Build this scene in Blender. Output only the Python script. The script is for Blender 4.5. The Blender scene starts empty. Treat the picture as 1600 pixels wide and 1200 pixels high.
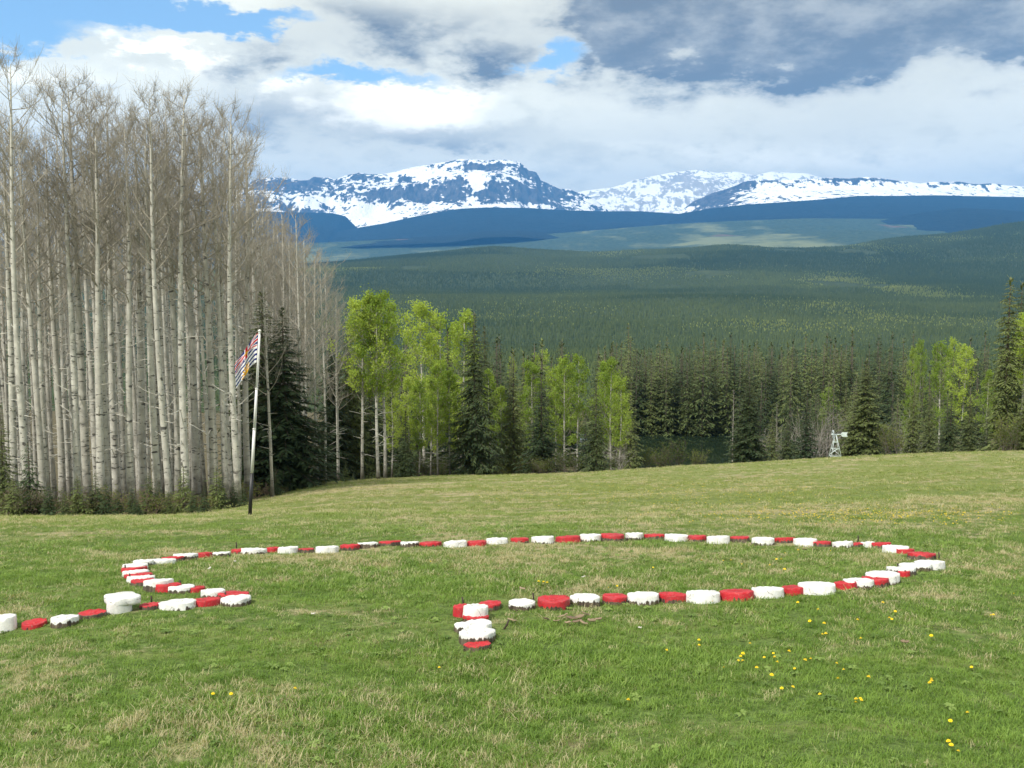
import bpy, bmesh, math, random
import numpy as np
from mathutils import Vector, noise as mnoise

random.seed(7)
RNG = np.random.default_rng(7)
SC = bpy.context.scene
COL = SC.collection

# ------------------------------------------------------------------ camera
F = 1700.0                       # focal length in pixels of a 1600 px wide frame
HORIZON = 440.0                  # row of the eye-level line in that frame
PITCH = math.atan((600 - HORIZON) / F)
cam = bpy.data.cameras.new("camera")
cam.sensor_fit = 'HORIZONTAL'
cam.sensor_width = 36.0
cam.lens = 36.0 * F / 1600.0
cam.clip_start = 0.1
cam.clip_end = 90000
cam_o = bpy.data.objects.new("camera", cam)
cam_o.rotation_euler = (math.pi / 2 - PITCH, 0, 0)
COL.objects.link(cam_o)
SC.camera = cam_o

SUN_EL, SUN_AZ = math.radians(50), math.radians(-142)     # azimuth from the view axis, minus = left

# ------------------------------------------------------------------ node helpers
class NT:
    def __init__(self, tree):
        self.t = tree; self.n = tree.nodes; self.l = tree.links
    def node(self, typ, **kw):
        nd = self.n.new(typ)
        for k, v in kw.items():
            setattr(nd, k, v)
        return nd
    def put(self, sock, v):
        if v is None: return
        if hasattr(v, 'is_output') or isinstance(v, bpy.types.NodeSocket): self.l.new(v, sock)
        else:
            if isinstance(v, (tuple, list)) and len(v) == 3 and sock.type == 'RGBA': v = (*v, 1)
            sock.default_value = v
    def math(self, op, a, b=None, c=None, clamp=False):
        nd = self.node('ShaderNodeMath', operation=op, use_clamp=clamp)
        self.put(nd.inputs[0], a); self.put(nd.inputs[1], b)
        if c is not None: self.put(nd.inputs[2], c)
        return nd.outputs[0]
    def vmath(self, op, a, b=None):
        nd = self.node('ShaderNodeVectorMath', operation=op)
        self.put(nd.inputs[0], a); self.put(nd.inputs[1], b)
        return nd.outputs[0]
    def mix(self, fac, a, b, blend='MIX'):
        nd = self.node('ShaderNodeMix', data_type='RGBA', blend_type=blend)
        self.put(nd.inputs[0], fac); self.put(nd.inputs[6], a); self.put(nd.inputs[7], b)
        return nd.outputs[2]
    def ramp(self, fac, lo, hi, a=0.0, b=1.0, smooth=True):
        nd = self.node('ShaderNodeMapRange', interpolation_type='SMOOTHSTEP' if smooth else 'LINEAR')
        self.put(nd.inputs[0], fac)
        for i, v in zip((1, 2, 3, 4), (lo, hi, a, b)): self.put(nd.inputs[i], v)
        return nd.outputs[0]
    def noise(self, vec, scale, detail=4, rough=0.55, dist=0.0, col=False):
        nd = self.node('ShaderNodeTexNoise')
        self.put(nd.inputs['Vector'], vec)
        nd.inputs['Scale'].default_value = scale
        nd.inputs['Detail'].default_value = detail
        nd.inputs['Roughness'].default_value = rough
        nd.inputs['Distortion'].default_value = dist
        return nd.outputs[1 if col else 0]
    def scale(self, vec, s):
        return self.vmath('MULTIPLY', vec, s)

def material(name):
    m = bpy.data.materials.new(name); m.use_nodes = True
    nt = NT(m.node_tree)
    for nd in list(nt.n): nt.n.remove(nd)
    out = nt.node('ShaderNodeOutputMaterial')
    return m, nt, out

def principled(nt, out, color, rough=0.8, normal=None, spec=0.3):
    p = nt.node('ShaderNodeBsdfPrincipled')
    nt.put(p.inputs['Base Color'], color); nt.put(p.inputs['Roughness'], rough)
    p.inputs['Specular IOR Level'].default_value = spec
    if normal is not None: nt.put(p.inputs['Normal'], normal)
    nt.l.new(p.outputs[0], out.inputs[0])
    return p

def bump(nt, h, strength, dist):
    b = nt.node('ShaderNodeBump'); b.inputs['Strength'].default_value = strength
    b.inputs['Distance'].default_value = dist; nt.put(b.inputs['Height'], h)
    return b.outputs[0]

# ------------------------------------------------------------------ sky and sun
def build_world():
    w = bpy.data.worlds.new("World"); SC.world = w; w.use_nodes = True
    w.cycles.sampling_method = 'MANUAL'; w.cycles.sample_map_resolution = 256
    nt = NT(w.node_tree)
    for nd in list(nt.n): nt.n.remove(nd)
    out = nt.node('ShaderNodeOutputWorld')
    bg = nt.node('ShaderNodeBackground'); bg.inputs[1].default_value = 0.1
    nt.l.new(bg.outputs[0], out.inputs[0])
    sky = nt.node('ShaderNodeTexSky', sky_type='NISHITA')
    sky.sun_disc = False; sky.sun_elevation = SUN_EL; sky.sun_rotation = SUN_AZ
    sky.altitude = 900; sky.air_density = 1.0; sky.dust_density = 0.4; sky.ozone_density = 1.5
    tc = nt.node('ShaderNodeTexCoord').outputs['Generated']
    sep = nt.node('ShaderNodeSeparateXYZ'); nt.l.new(tc, sep.inputs[0])
    x, y, z = sep.outputs
    az = nt.math('ARCTAN2', x, y)
    el = nt.math('ARCSINE', z)
    comb = nt.node('ShaderNodeCombineXYZ')
    # on the sphere, squeezed upright so that clouds lie flat near the horizon
    zz = nt.math('MULTIPLY', z, 2.3)
    nt.l.new(x, comb.inputs[0]); nt.l.new(y, comb.inputs[1]); nt.l.new(zz, comb.inputs[2])
    p = comb.outputs[0]
    n1 = nt.noise(p, 5.0, 6, 0.6, 0.0)
    n2 = nt.noise(p, 15.0, 6, 0.66, 0.0)
    n3 = nt.noise(nt.vmath('ADD', p, (3.1, 1.7, 5.2)), 10.0, 5, 0.62, 0.0)
    azw = nt.math('ADD', az, nt.math('ADD', nt.math('MULTIPLY_ADD', n1, .26, -.13), nt.math('MULTIPLY_ADD', n2, .10, -.05)))
    elw = nt.math('ADD', el, nt.math('ADD', nt.math('MULTIPLY_ADD', n3, .075, -.0375), nt.math('MULTIPLY_ADD', n2, .04, -.02)))
    def blob(px, py, rx, ry, amp=1.0):
        a0 = math.atan((px - 800) / F); e0 = math.atan((HORIZON - py) / F * math.cos(a0))
        dx = nt.math('MULTIPLY', nt.math('SUBTRACT', azw, a0), F / rx)
        dy = nt.math('MULTIPLY', nt.math('SUBTRACT', elw, e0), F / ry)
        r = nt.math('ADD', nt.math('MULTIPLY', dx, dx), nt.math('MULTIPLY', dy, dy))
        g = nt.math('EXPONENT', nt.math('MULTIPLY', r, -1.0))
        return nt.math('MULTIPLY', g, amp)
    def total(bl):
        t = blob(*bl[0])
        for b in bl[1:]: t = nt.math('ADD', t, blob(*b))
        return t
    billow = nt.math('ADD', nt.math('MULTIPLY', n1, 0.6), nt.math('MULTIPLY', n2, 0.4))
    # open sky: gaps between the clouds in view, and noise elsewhere
    gaps = total([(20, 25, 200, 50, 1.1), (350, 50, 150, 22, .95), (215, 12, 60, 26, .5), (20, 88, 140, 22, .5),
                  (560, 128, 170, 20, .82), (870, 100, 75, 26, .9)])
    hi = nt.math('MULTIPLY', nt.ramp(el, .27, .5), nt.ramp(n1, .5, .62, 0, .8))
    gap = nt.math('ADD', nt.ramp(nt.math('ADD', gaps, nt.math('MULTIPLY_ADD', billow, 1.2, -.6)), .34, .78), hi, clamp=True)
    # grey undersides
    dark = total([(1080, 35, 190, 70, 1.3), (1340, 60, 250, 70, 1.25), (1600, 20, 180, 60, 1.2), (960, 60, 80, 50, .45),
                  (640, 60, 230, 55, .62), (420, 85, 130, 30, .38), (780, 105, 55, 30, .45), (520, 20, 130, 26, .3),
                  (460, 185, 120, 40, .5), (690, 218, 150, 20, .5), (1250, 200, 330, 34, .16), (330, 160, 110, 30, .14)])
    dark = nt.math('ADD', dark, nt.math('MULTIPLY', nt.ramp(el, .26, .42), nt.ramp(n1, .42, .66, .1, .7)))
    dark = nt.math('ADD', nt.math('MULTIPLY', dark, nt.ramp(n3, .36, .62, .66, 1.12)), nt.math('ADD', nt.math('MULTIPLY_ADD', n2, .5, -.27), nt.math('MULTIPLY_ADD', n3, .6, -.27)))
    dark = nt.ramp(nt.math('MULTIPLY', dark, nt.ramp(billow, .25, .6, .7, 1.12)), .02, .95, 0, 1, smooth=False)
    white = total([(620, 178, 130, 34, 1.), (720, 150, 90, 24, .5), (250, 98, 100, 16, .9), (440, 140, 40, 18, .7), (1570, 95, 60, 30, .7),
                   (180, 30, 40, 16, .6), (1180, 145, 160, 20, .35), (1000, 235, 220, 24, .35), (1330, 245, 200, 22, .4), (80, 130, 120, 18, .5)])
    white = nt.ramp(nt.math('ADD', white, nt.math('MULTIPLY_ADD', billow, 1.5, -.85)), .1, .8)
    c_mid = nt.mix(nt.ramp(nt.math('ADD', nt.math('MULTIPLY', n3, .6), nt.math('MULTIPLY', n2, .4)), .36, .62), (8.6, 8.2, 6.3), (12.2, 11.6, 9.0))
    c_white = (17.0, 15.8, 12.6)
    c_dark = nt.mix(nt.ramp(nt.math('ADD', nt.math('MULTIPLY', n3, .7), nt.math('MULTIPLY', n2, .3)), .38, .6), (4.4, 4.2, 3.5), (1.5, 1.45, 1.25))
    c = nt.mix(white, c_mid, c_white)
    c = nt.mix(nt.math('MULTIPLY', dark, .97), c, c_dark)
    blue = nt.mix(1.0, sky.outputs[0], (1.3, 1.38, 1.32), 'MULTIPLY')
    nt.put(bg.inputs[0], nt.mix(gap, c, blue))
build_world()

sun = bpy.data.lights.new("sun", 'SUN'); sun.energy = 3.7; sun.angle = math.radians(1.6); sun.color = (1.0, 0.95, 0.87)
sun_o = bpy.data.objects.new("sun", sun)
sd = Vector((math.sin(SUN_AZ) * math.cos(SUN_EL), math.cos(SUN_AZ) * math.cos(SUN_EL), math.sin(SUN_EL)))
sun_o.rotation_euler = sd.to_track_quat('Z', 'Y').to_euler()
COL.objects.link(sun_o)

SC.view_settings.view_transform = 'Standard'
SC.view_settings.look = 'None'
SC.view_settings.exposure = 0.6
SC.view_settings.gamma = 1.0
SC.view_settings.use_curve_mapping = False
SC.cycles.max_bounces = 5
SC.cycles.diffuse_bounces = 2
SC.cycles.glossy_bounces = 2
SC.cycles.transmission_bounces = 3
SC.cycles.volume_bounces = 0
SC.cycles.transparent_max_bounces = 4

# ------------------------------------------------------------------ placing helpers
CP, SP = math.cos(PITCH), math.sin(PITCH)
def ratio(px, py):
    """world x/y and z/y of the sight line through a photo pixel"""
    u, v = (px - 800) / F, (600 - py) / F
    yy = CP + v * SP
    return u / yy, (-SP + v * CP) / yy

class TPS:
    """thin plate spline through scattered values"""
    def __init__(self, pts, vals, smooth=1e-4):
        self.p = np.array(pts, float); n = len(pts)
        K = self.k(self.p, self.p) + smooth * np.eye(n)
        P = np.c_[np.ones(n), self.p]
        A = np.zeros((n + 3, n + 3)); A[:n, :n] = K; A[:n, n:] = P; A[n:, :n] = P.T
        self.w = np.linalg.solve(A, np.r_[np.array(vals, float), 0, 0, 0])
    @staticmethod
    def k(a, b):
        r2 = ((a[:, None, :] - b[None, :, :]) ** 2).sum(-1)
        return np.where(r2 > 0, 0.5 * r2 * np.log(np.maximum(r2, 1e-12)), 0)
    def __call__(self, q):
        q = np.atleast_2d(np.asarray(q, float)); out = []
        for i in range(0, len(q), 20000):
            s = q[i:i + 20000]
            out.append(self.k(s, self.p) @ self.w[:-3] + np.c_[np.ones(len(s)), s] @ self.w[-3:])
        return np.concatenate(out)

def fit(ctrl, su=3.0):
    pts, vals = [], []
    for px, py, D in ctrl:
        a, b = ratio(px, py); pts.append((a * su, math.log(D))); vals.append(b)
    return TPS(pts, vals)

def fbm(x, y, octaves=4, seed=0):
    """cheap smooth value noise for arrays, about -1..1"""
    x = np.asarray(x, float); y = np.asarray(y, float)
    tot = np.zeros(np.broadcast(x, y).shape); amp = 1.0; nrm = 0
    r = np.random.default_rng(seed); T = r.uniform(-1, 1, (256, 256))
    for o in range(octaves):
        xi, yi = np.floor(x).astype(int), np.floor(y).astype(int)
        fx, fy = x - xi, y - yi
        fx = fx * fx * (3 - 2 * fx); fy = fy * fy * (3 - 2 * fy)
        g = lambda a, b: T[(xi + a + 37 * o) % 256, (yi + b + 91 * o) % 256]
        tot = tot + amp * ((g(0, 0) * (1 - fx) + g(1, 0) * fx) * (1 - fy) + (g(0, 1) * (1 - fx) + g(1, 1) * fx) * fy)
        nrm += amp; amp *= 0.5; x = x * 2.03 + 11.3; y = y * 2.03 + 5.7
    return tot / nrm

GROUND = fit([
    (-200, 1200, 6.4), (800, 1200, 6.4), (1800, 1200, 6.4), (0, 1000, 9.3), (800, 1000, 9.3), (1600, 1000, 9.3),
    (0, 935, 10.9), (400, 935, 10.8), (800, 935, 10.8), (1200, 935, 10.8), (1600, 930, 10.9),
    (0, 880, 13.3), (400, 880, 13.2), (800, 880, 13.2), (1200, 880, 13.2), (1600, 875, 13.2),
    (0, 845, 16), (400, 842, 16), (800, 838, 16), (1200, 836, 16), (1600, 830, 16),
    (390, 808, 22), (50, 812, 25), (-400, 815, 26), (100, 806, 32), (300, 800, 34), (-300, 808, 36),
    (480, 757, 48), (400, 775, 44), (640, 747, 52), (900, 740, 55), (1130, 725, 55), (1350, 713, 54), (1600, 704, 50), (1900, 698, 48),
    (800, 800, 24), (1200, 795, 23), (1600, 785, 22), (1900, 782, 22), (800, 768, 34), (1200, 757, 34), (1600, 742, 33), (1900, 735, 32),
    (100, 800, 45), (100, 795, 80), (-400, 800, 60), (-400, 790, 100), (450, 768, 75),
    (900, 743, 75), (640, 752, 75), (1350, 717, 75), (1600, 709, 75), (1900, 702, 75),
    (1050, 738, 110), (1350, 724, 110), (1600, 716, 110), (640, 757, 110), (100, 785, 130),
    (0, 720, 200), (600, 700, 190), (1050, 655, 190), (1600, 660, 190), (2000, 660, 190),
    (600, 665, 300), (1100, 650, 300), (1700, 650, 300), (0, 670, 300), (800, 640, 430), (1500, 640, 430), (100, 640, 430)])
LAKE_Z = -22.6
def ground_z(x, y, fine=True):
    x = np.asarray(x, float); y = np.asarray(y, float)
    D = np.maximum(y, 5.0); u = np.clip(x / D, -.85, .85)
    z = GROUND(np.c_[(u * 3).ravel(), np.log(D).ravel()]).reshape(x.shape) * D
    z = z + 0.12 * np.clip(D / 40, .1, 1.5) * fbm(x / 7, y / 7, 3, 3)
    if fine: z = z + 0.022 * fbm(x / .55, y / .55, 3, 4) * np.clip(40 / D, 0, 1)
    # the lake's basin
    r = np.hypot((x - 28) / 34, (y - 143) / 15.5) + .12 * fbm(x / 9, y / 9, 2, 8)
    bowl = LAKE_Z + np.clip((r - 1) * 3.2, -1.6, 60)
    return np.minimum(z, np.where(r < 1.8, np.maximum(bowl, LAKE_Z - 1.6), 1e9))
def gz(x, y): return float(ground_z(np.array([x]), np.array([y]))[0])

_tab_D = np.exp(np.linspace(math.log(4.5), math.log(190), 700))
def on_ground(px, py):
    """where the sight line through a photo pixel first meets the meadow"""
    a, b = ratio(px, py)
    z = ground_z(a * _tab_D, _tab_D, False)
    hit = np.nonzero(b * _tab_D <= z)[0]
    D = _tab_D[hit[0]] if len(hit) else 55.0
    return a * D, D, gz(a * D, D)
def at_depth(px, D):
    a, _ = ratio(px, 740)
    return a * D, D, gz(a * D, D)

# ------------------------------------------------------------------ object helpers
def mesh_from(name, V, Fc, mats=(), midx=None, smooth=False):
    me = bpy.data.meshes.new(name)
    V = np.asarray(V, np.float32)
    if isinstance(Fc, np.ndarray):
        n, k = Fc.shape
        me.vertices.add(len(V)); me.vertices.foreach_set('co', V.ravel())
        me.loops.add(n * k); me.loops.foreach_set('vertex_index', Fc.astype(np.int32).ravel())
        me.polygons.add(n); me.polygons.foreach_set('loop_start', np.arange(0, n * k, k, dtype=np.int32))
        me.polygons.foreach_set('loop_total', np.full(n, k, np.int32))
    else:
        me.from_pydata([tuple(v) for v in V.tolist()], [], Fc)
    for m in mats: me.materials.append(m)
    if midx is not None: me.polygons.foreach_set('material_index', np.asarray(midx, np.int32))
    if smooth: me.polygons.foreach_set('use_smooth', np.ones(len(me.polygons), bool))
    me.update(calc_edges=True); me.validate()
    return me

def obj(name, me, parent=None, loc=None, rot=None, scale=None):
    o = bpy.data.objects.new(name, me); COL.objects.link(o)
    if parent is not None: o.parent = parent
    if loc is not None: o.location = loc
    if rot is not None: o.rotation_euler = rot
    if scale is not None: o.scale = (scale,) * 3 if isinstance(scale, (int, float)) else scale
    return o
def tag(o, label, cat=None, group=None, kind=None):
    if label: o['label'] = label
    if cat: o['category'] = cat
    if group: o['group'] = group
    if kind: o['kind'] = kind
    return o

def grid_faces(nr, nc):
    i = np.arange(nr * nc).reshape(nr, nc)
    return np.stack([i[:-1, :-1], i[:-1, 1:], i[1:, 1:], i[1:, :-1]], -1).reshape(-1, 4)

def float_attr(me, name, vals):
    a = me.attributes.new(name, 'FLOAT', 'POINT'); a.data.foreach_set('value', np.asarray(vals, np.float32))

# ------------------------------------------------------------------ terrain materials
def grass_tone(nt, pos):
    """shared by the soil sheet and the blades: 0 fresh green .. 1 dry straw"""
    a = nt.noise(pos, 0.55, 5, .62, .4)
    b = nt.noise(nt.scale(pos, (.22, 1, 1)), 0.35, 3, .5)
    c = nt.noise(pos, 2.6, 4, .65)
    t = nt.math('ADD', nt.math('ADD', nt.math('MULTIPLY', a, .42), nt.math('MULTIPLY', b, .22)), nt.math('MULTIPLY', c, .36))
    sep = nt.node('ShaderNodeSeparateXYZ'); nt.l.new(pos, sep.inputs[0])
    far = nt.ramp(sep.outputs[1], 9.5, 14, 0, .045)
    def spot(x0, y0, rx, ry, amp):
        dx = nt.math('MULTIPLY_ADD', sep.outputs[0], 1 / rx, -x0 / rx); dy = nt.math('MULTIPLY_ADD', sep.outputs[1], 1 / ry, -y0 / ry)
        return nt.math('MULTIPLY', nt.math('EXPONENT', nt.math('MULTIPLY', nt.math('ADD', nt.math('MULTIPLY', dx, dx), nt.math('MULTIPLY', dy, dy)), -1.0)), amp)
    worn = nt.math('ADD', nt.math('ADD', spot(8.5, 21.5, 5.5, 1.5, .10), spot(.6, 13.6, 2.6, 1.3, .05)), nt.math('ADD', spot(-8.5, 17.5, 4, .5, .09), spot(-5.5, 40, 3, 3.0, .12)))
    return nt.math('ADD', nt.math('ADD', t, far), worn), sep.outputs[1]

def meadow_material():
    m, nt, out = material("meadow_turf")
    pos = nt.node('ShaderNodeNewGeometry').outputs['Position']
    t, yy = grass_tone(nt, pos)
    dry = nt.ramp(t, .54, .64)
    fine = nt.noise(pos, 14, 4, .7); mid = nt.noise(pos, 1.7, 4, .6)
    streak = nt.noise(nt.scale(pos, (.3, 1.6, 1)), 1.2, 5, .65)
    g = nt.mix(nt.ramp(fine, .3, .7), (.05, .08, .02), (.13, .19, .05))
    g = nt.mix(nt.ramp(streak, .45, .7, 0, .55), g, (.20, .215, .075))
    s = nt.mix(nt.ramp(fine, .3, .7), (.19, .165, .085), (.40, .355, .22))
    far = nt.ramp(yy, 14, 40)
    g = nt.mix(nt.math('MULTIPLY', far, .55), g, (.23, .25, .085))
    c = nt.mix(dry, g, s)
    soil = nt.math('MULTIPLY', nt.ramp(mid, .58, .74), nt.ramp(t, .45, .52))
    c = nt.mix(nt.math('MULTIPLY', soil, .5), c, (.075, .052, .032))
    lit = nt.node('ShaderNodeAttribute', attribute_name='litter').outputs['Fac']
    leafy = nt.mix(nt.ramp(fine, .3, .7), (.055, .045, .026), (.15, .13, .075))
    c = nt.mix(nt.ramp(nt.math('ADD', lit, nt.math('MULTIPLY_ADD', mid, .6, -.3)), .3, .7), c, leafy)
    principled(nt, out, c, .95, bump(nt, nt.math('ADD', fine, nt.math('MULTIPLY', mid, .7)), .8, .06), .1)
    return m

def build_meadow():
    ys = np.r_[np.linspace(-40, 3, 14), np.exp(np.linspace(math.log(4), math.log(420), 340))]
    us = np.linspace(-1.25, 1.25, 300); us = np.sign(us) * np.abs(us) ** 1.15
    Y = np.repeat(ys[:, None], 300, 1); X = us[None, :] * np.maximum(Y, 16)
    Z = ground_z(X, Y)
    me = mesh_from("meadow", np.c_[X.ravel(), Y.ravel(), Z.ravel()], grid_faces(len(ys), 300), [meadow_material()], smooth=True)
    # leaf litter under the trees (its own colour, not shade)
    edge = np.interp(X / np.maximum(Y, 1), [-.6, -.3, -.22, -.19, -.09, .08, .35, .7], [33, 36, 44, 52, 57, 60, 62, 58])
    float_attr(me, 'litter', np.clip((Y - edge) / 6 + .5 + .3 * fbm(X / 3, Y / 3, 2, 6), 0, 1).ravel())
    tag(obj("meadow", me), "sloping green meadow with dry straw patches", kind='structure')
build_meadow()

def build_lake():
    m, nt, out = material("lake_water")
    pos = nt.node('ShaderNodeNewGeometry').outputs['Position']
    n = nt.noise(nt.scale(pos, (1, .35, 1)), 1.6, 3, .6)
    principled(nt, out, (.014, .024, .013), .05, bump(nt, n, .08, .05), .4)
    a = np.linspace(0, 2 * math.pi, 64, endpoint=False)
    V = [(28, 143, LAKE_Z)] + [(28 + 44 * math.cos(t), 143 + 22 * math.sin(t), LAKE_Z) for t in a]
    Fc = [(0, i + 1, (i + 1) % 64 + 1) for i in range(64)]
    tag(obj("lake", mesh_from("lake", V, Fc, [m])), "small dark lake behind the meadow edge", kind='structure')
build_lake()

# ------------------------------------------------------------------ valley, hills, mountains
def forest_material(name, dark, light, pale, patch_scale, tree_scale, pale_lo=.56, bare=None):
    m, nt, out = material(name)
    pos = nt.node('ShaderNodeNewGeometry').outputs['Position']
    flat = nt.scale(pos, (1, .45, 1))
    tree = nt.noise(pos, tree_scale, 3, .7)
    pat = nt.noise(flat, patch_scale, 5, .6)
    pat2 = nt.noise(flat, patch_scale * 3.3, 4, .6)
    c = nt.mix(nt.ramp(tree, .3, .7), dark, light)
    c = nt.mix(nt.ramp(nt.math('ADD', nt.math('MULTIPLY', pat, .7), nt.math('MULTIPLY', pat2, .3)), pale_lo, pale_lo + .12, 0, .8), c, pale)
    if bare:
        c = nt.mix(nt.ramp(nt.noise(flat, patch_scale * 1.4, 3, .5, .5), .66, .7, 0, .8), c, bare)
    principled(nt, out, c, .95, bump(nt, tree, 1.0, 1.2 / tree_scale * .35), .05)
    return m

VALLEY = fit([(px, py, D) for D, row in {
    280: [(-400, 760), (400, 750), (1000, 740), (1600, 740), (2000, 740)],
    900: [(-400, 585), (400, 580), (1000, 572), (1600, 572), (2000, 572)],
    1500: [(-400, 530), (400, 525), (1000, 515), (1600, 512), (2000, 512)],
    2300: [(-400, 480), (400, 474), (700, 470), (1000, 466), (1300, 466), (1600, 463), (2000, 460)],
    3000: [(-400, 452), (400, 446), (700, 443), (1000, 440), (1300, 438), (1600, 428), (2000, 425)],
    3800: [(-400, 430), (400, 424), (700, 408), (850, 412), (1000, 410), (1300, 404), (1450, 396), (1600, 382), (2000, 372)],
    4500: [(-400, 425), (400, 416), (520, 410), (640, 400), (780, 388), (880, 396), (1000, 392), (1150, 384), (1300, 386), (1400, 374), (1600, 350), (2000, 340)],
    5400: [(-400, 430), (400, 428), (780, 412), (1000, 412), (1300, 405), (1600, 385), (2000, 380)]}.items() for px, py in row])
def valley_z(x, y):
    D = np.maximum(y, 250.); u = np.clip(x / D, -.75, .75)
    z = VALLEY(np.c_[(u * 3).ravel(), np.log(D).ravel()]).reshape(np.shape(x)) * D
    return z + (17 * fbm(x / 900, y / 420, 3, 21)) * np.clip((y - 300) / 900, 0, 1)
def build_valley():
    ys = np.exp(np.linspace(math.log(280), math.log(5400), 170)); us = np.linspace(-.8, .8, 180)
    Y = np.repeat(ys[:, None], 180, 1); X = us[None, :] * Y
    m = forest_material("valley_forest_floor", (.03, .045, .02), (.06, .08, .03), (.12, .14, .05), .0022, .12, .6)
    me = mesh_from("valley", np.c_[X.ravel(), Y.ravel(), valley_z(X, Y).ravel()], grid_faces(170, 180), [m], smooth=True)
    tag(obj("valley", me), "wide forested valley side beyond the lake", kind='structure')
build_valley()

def ridge(name, label, prof, D, mat, depth, drop, amp, wl, seed, cols=260, rows=60, shape=None, back=2500, kind='structure', rock=()):
    """a long hill or mountain whose skyline follows prof at distance D and whose near slope falls drop metres over depth"""
    pr = np.array(prof, float)
    pxs = np.linspace(pr[0, 0], pr[-1, 0], cols)
    pys = np.interp(pxs, pr[:, 0], pr[:, 1])
    rr = [ratio(a, b) for a, b in zip(pxs, pys)]
    U = np.array([r[0] for r in rr]); T = np.array([r[1] for r in rr])
    v = np.r_[np.linspace(0, 1, rows), 1 + np.linspace(.05, 1, 10)]        # 0 foot .. 1 crest .. 2 far foot
    V = np.repeat(v[:, None], cols, 1)
    Y = np.where(V <= 1, D - depth * (1 - V), D + back * (V - 1))
    X = U[None, :] * (D + .35 * (Y - D))
    H = (T * D)[None, :]
    q = np.where(V <= 1, 1 - V, (V - 1) * .8)
    prof_q = q if shape is None else shape(q, X, Y)
    Z = H - drop * prof_q
    Z = Z + amp * fbm(X / wl, Y / wl, 5, seed) * np.minimum(1, q * 6)
    me = mesh_from(name, np.c_[X.ravel(), Y.ravel(), Z.ravel()], grid_faces(len(v), cols), [mat], smooth=True)
    if rock:                                     # bare cliffs (+) and lasting snowfields (-)
        px = 800 + F * (X / Y) * (CP - SP * Z / Y); tz = Z / Y
        py = 600 - F * (tz * CP + SP) / (CP - tz * SP)
        a = sum(w * np.exp(-((px - x0) / rx) ** 2 - ((py - y0) / ry) ** 2) for x0, y0, rx, ry, w in rock)
        float_attr(me, 'rock', np.clip(a, -1, 1.2).ravel())
    return tag(obj(name, me), label, kind=kind)

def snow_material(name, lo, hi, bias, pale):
    m, nt, out = material(name)
    geo = nt.node('ShaderNodeNewGeometry')
    pos = geo.outputs['Position']
    sep = nt.node('ShaderNodeSeparateXYZ'); nt.l.new(geo.outputs['Normal'], sep.inputs[0])
    sp = nt.node('ShaderNodeSeparateXYZ'); nt.l.new(pos, sp.inputs[0])
    n1 = nt.noise(nt.scale(pos, (1, .6, 1.7)), .0055, 6, .62, 1.2)
    n2 = nt.noise(nt.scale(pos, (1, .5, .3)), .017, 4, .6)
    rockatt = nt.node('ShaderNodeAttribute', attribute_name='rock').outputs['Fac']
    s = nt.math('ADD', nt.math('MULTIPLY', sep.outputs[2], .45), nt.math('ADD', nt.math('MULTIPLY_ADD', n1, 1.35, -.25), nt.math('MULTIPLY_ADD', n2, .95, -.10)))
    s = nt.math('ADD', s, bias)
    s = nt.math('SUBTRACT', s, nt.math('MULTIPLY', rockatt, .33))
    low = nt.ramp(nt.math('ADD', sp.outputs[2], nt.math('MULTIPLY_ADD', n1, 300, -150)), lo, hi)
    mask = nt.math('MULTIPLY', nt.ramp(s, .80, .88), low)
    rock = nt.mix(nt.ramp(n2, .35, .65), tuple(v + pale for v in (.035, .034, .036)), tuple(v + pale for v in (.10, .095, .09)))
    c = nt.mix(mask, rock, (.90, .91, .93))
    principled(nt, out, c, .85, bump(nt, nt.math('ADD', n2, n1), .7, 30), .1)
    return m

far_f = forest_material("far_forest", (.03, .05, .03), (.06, .09, .05), (.20, .22, .11), .0011, .03, .50, (.16, .10, .08))  # pale patches: fields, with sunlit strips put into the colour
blue_f = forest_material("distant_forest", (.006, .012, .016), (.014, .024, .026), (.02, .032, .032), .0006, .02, .7)

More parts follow.
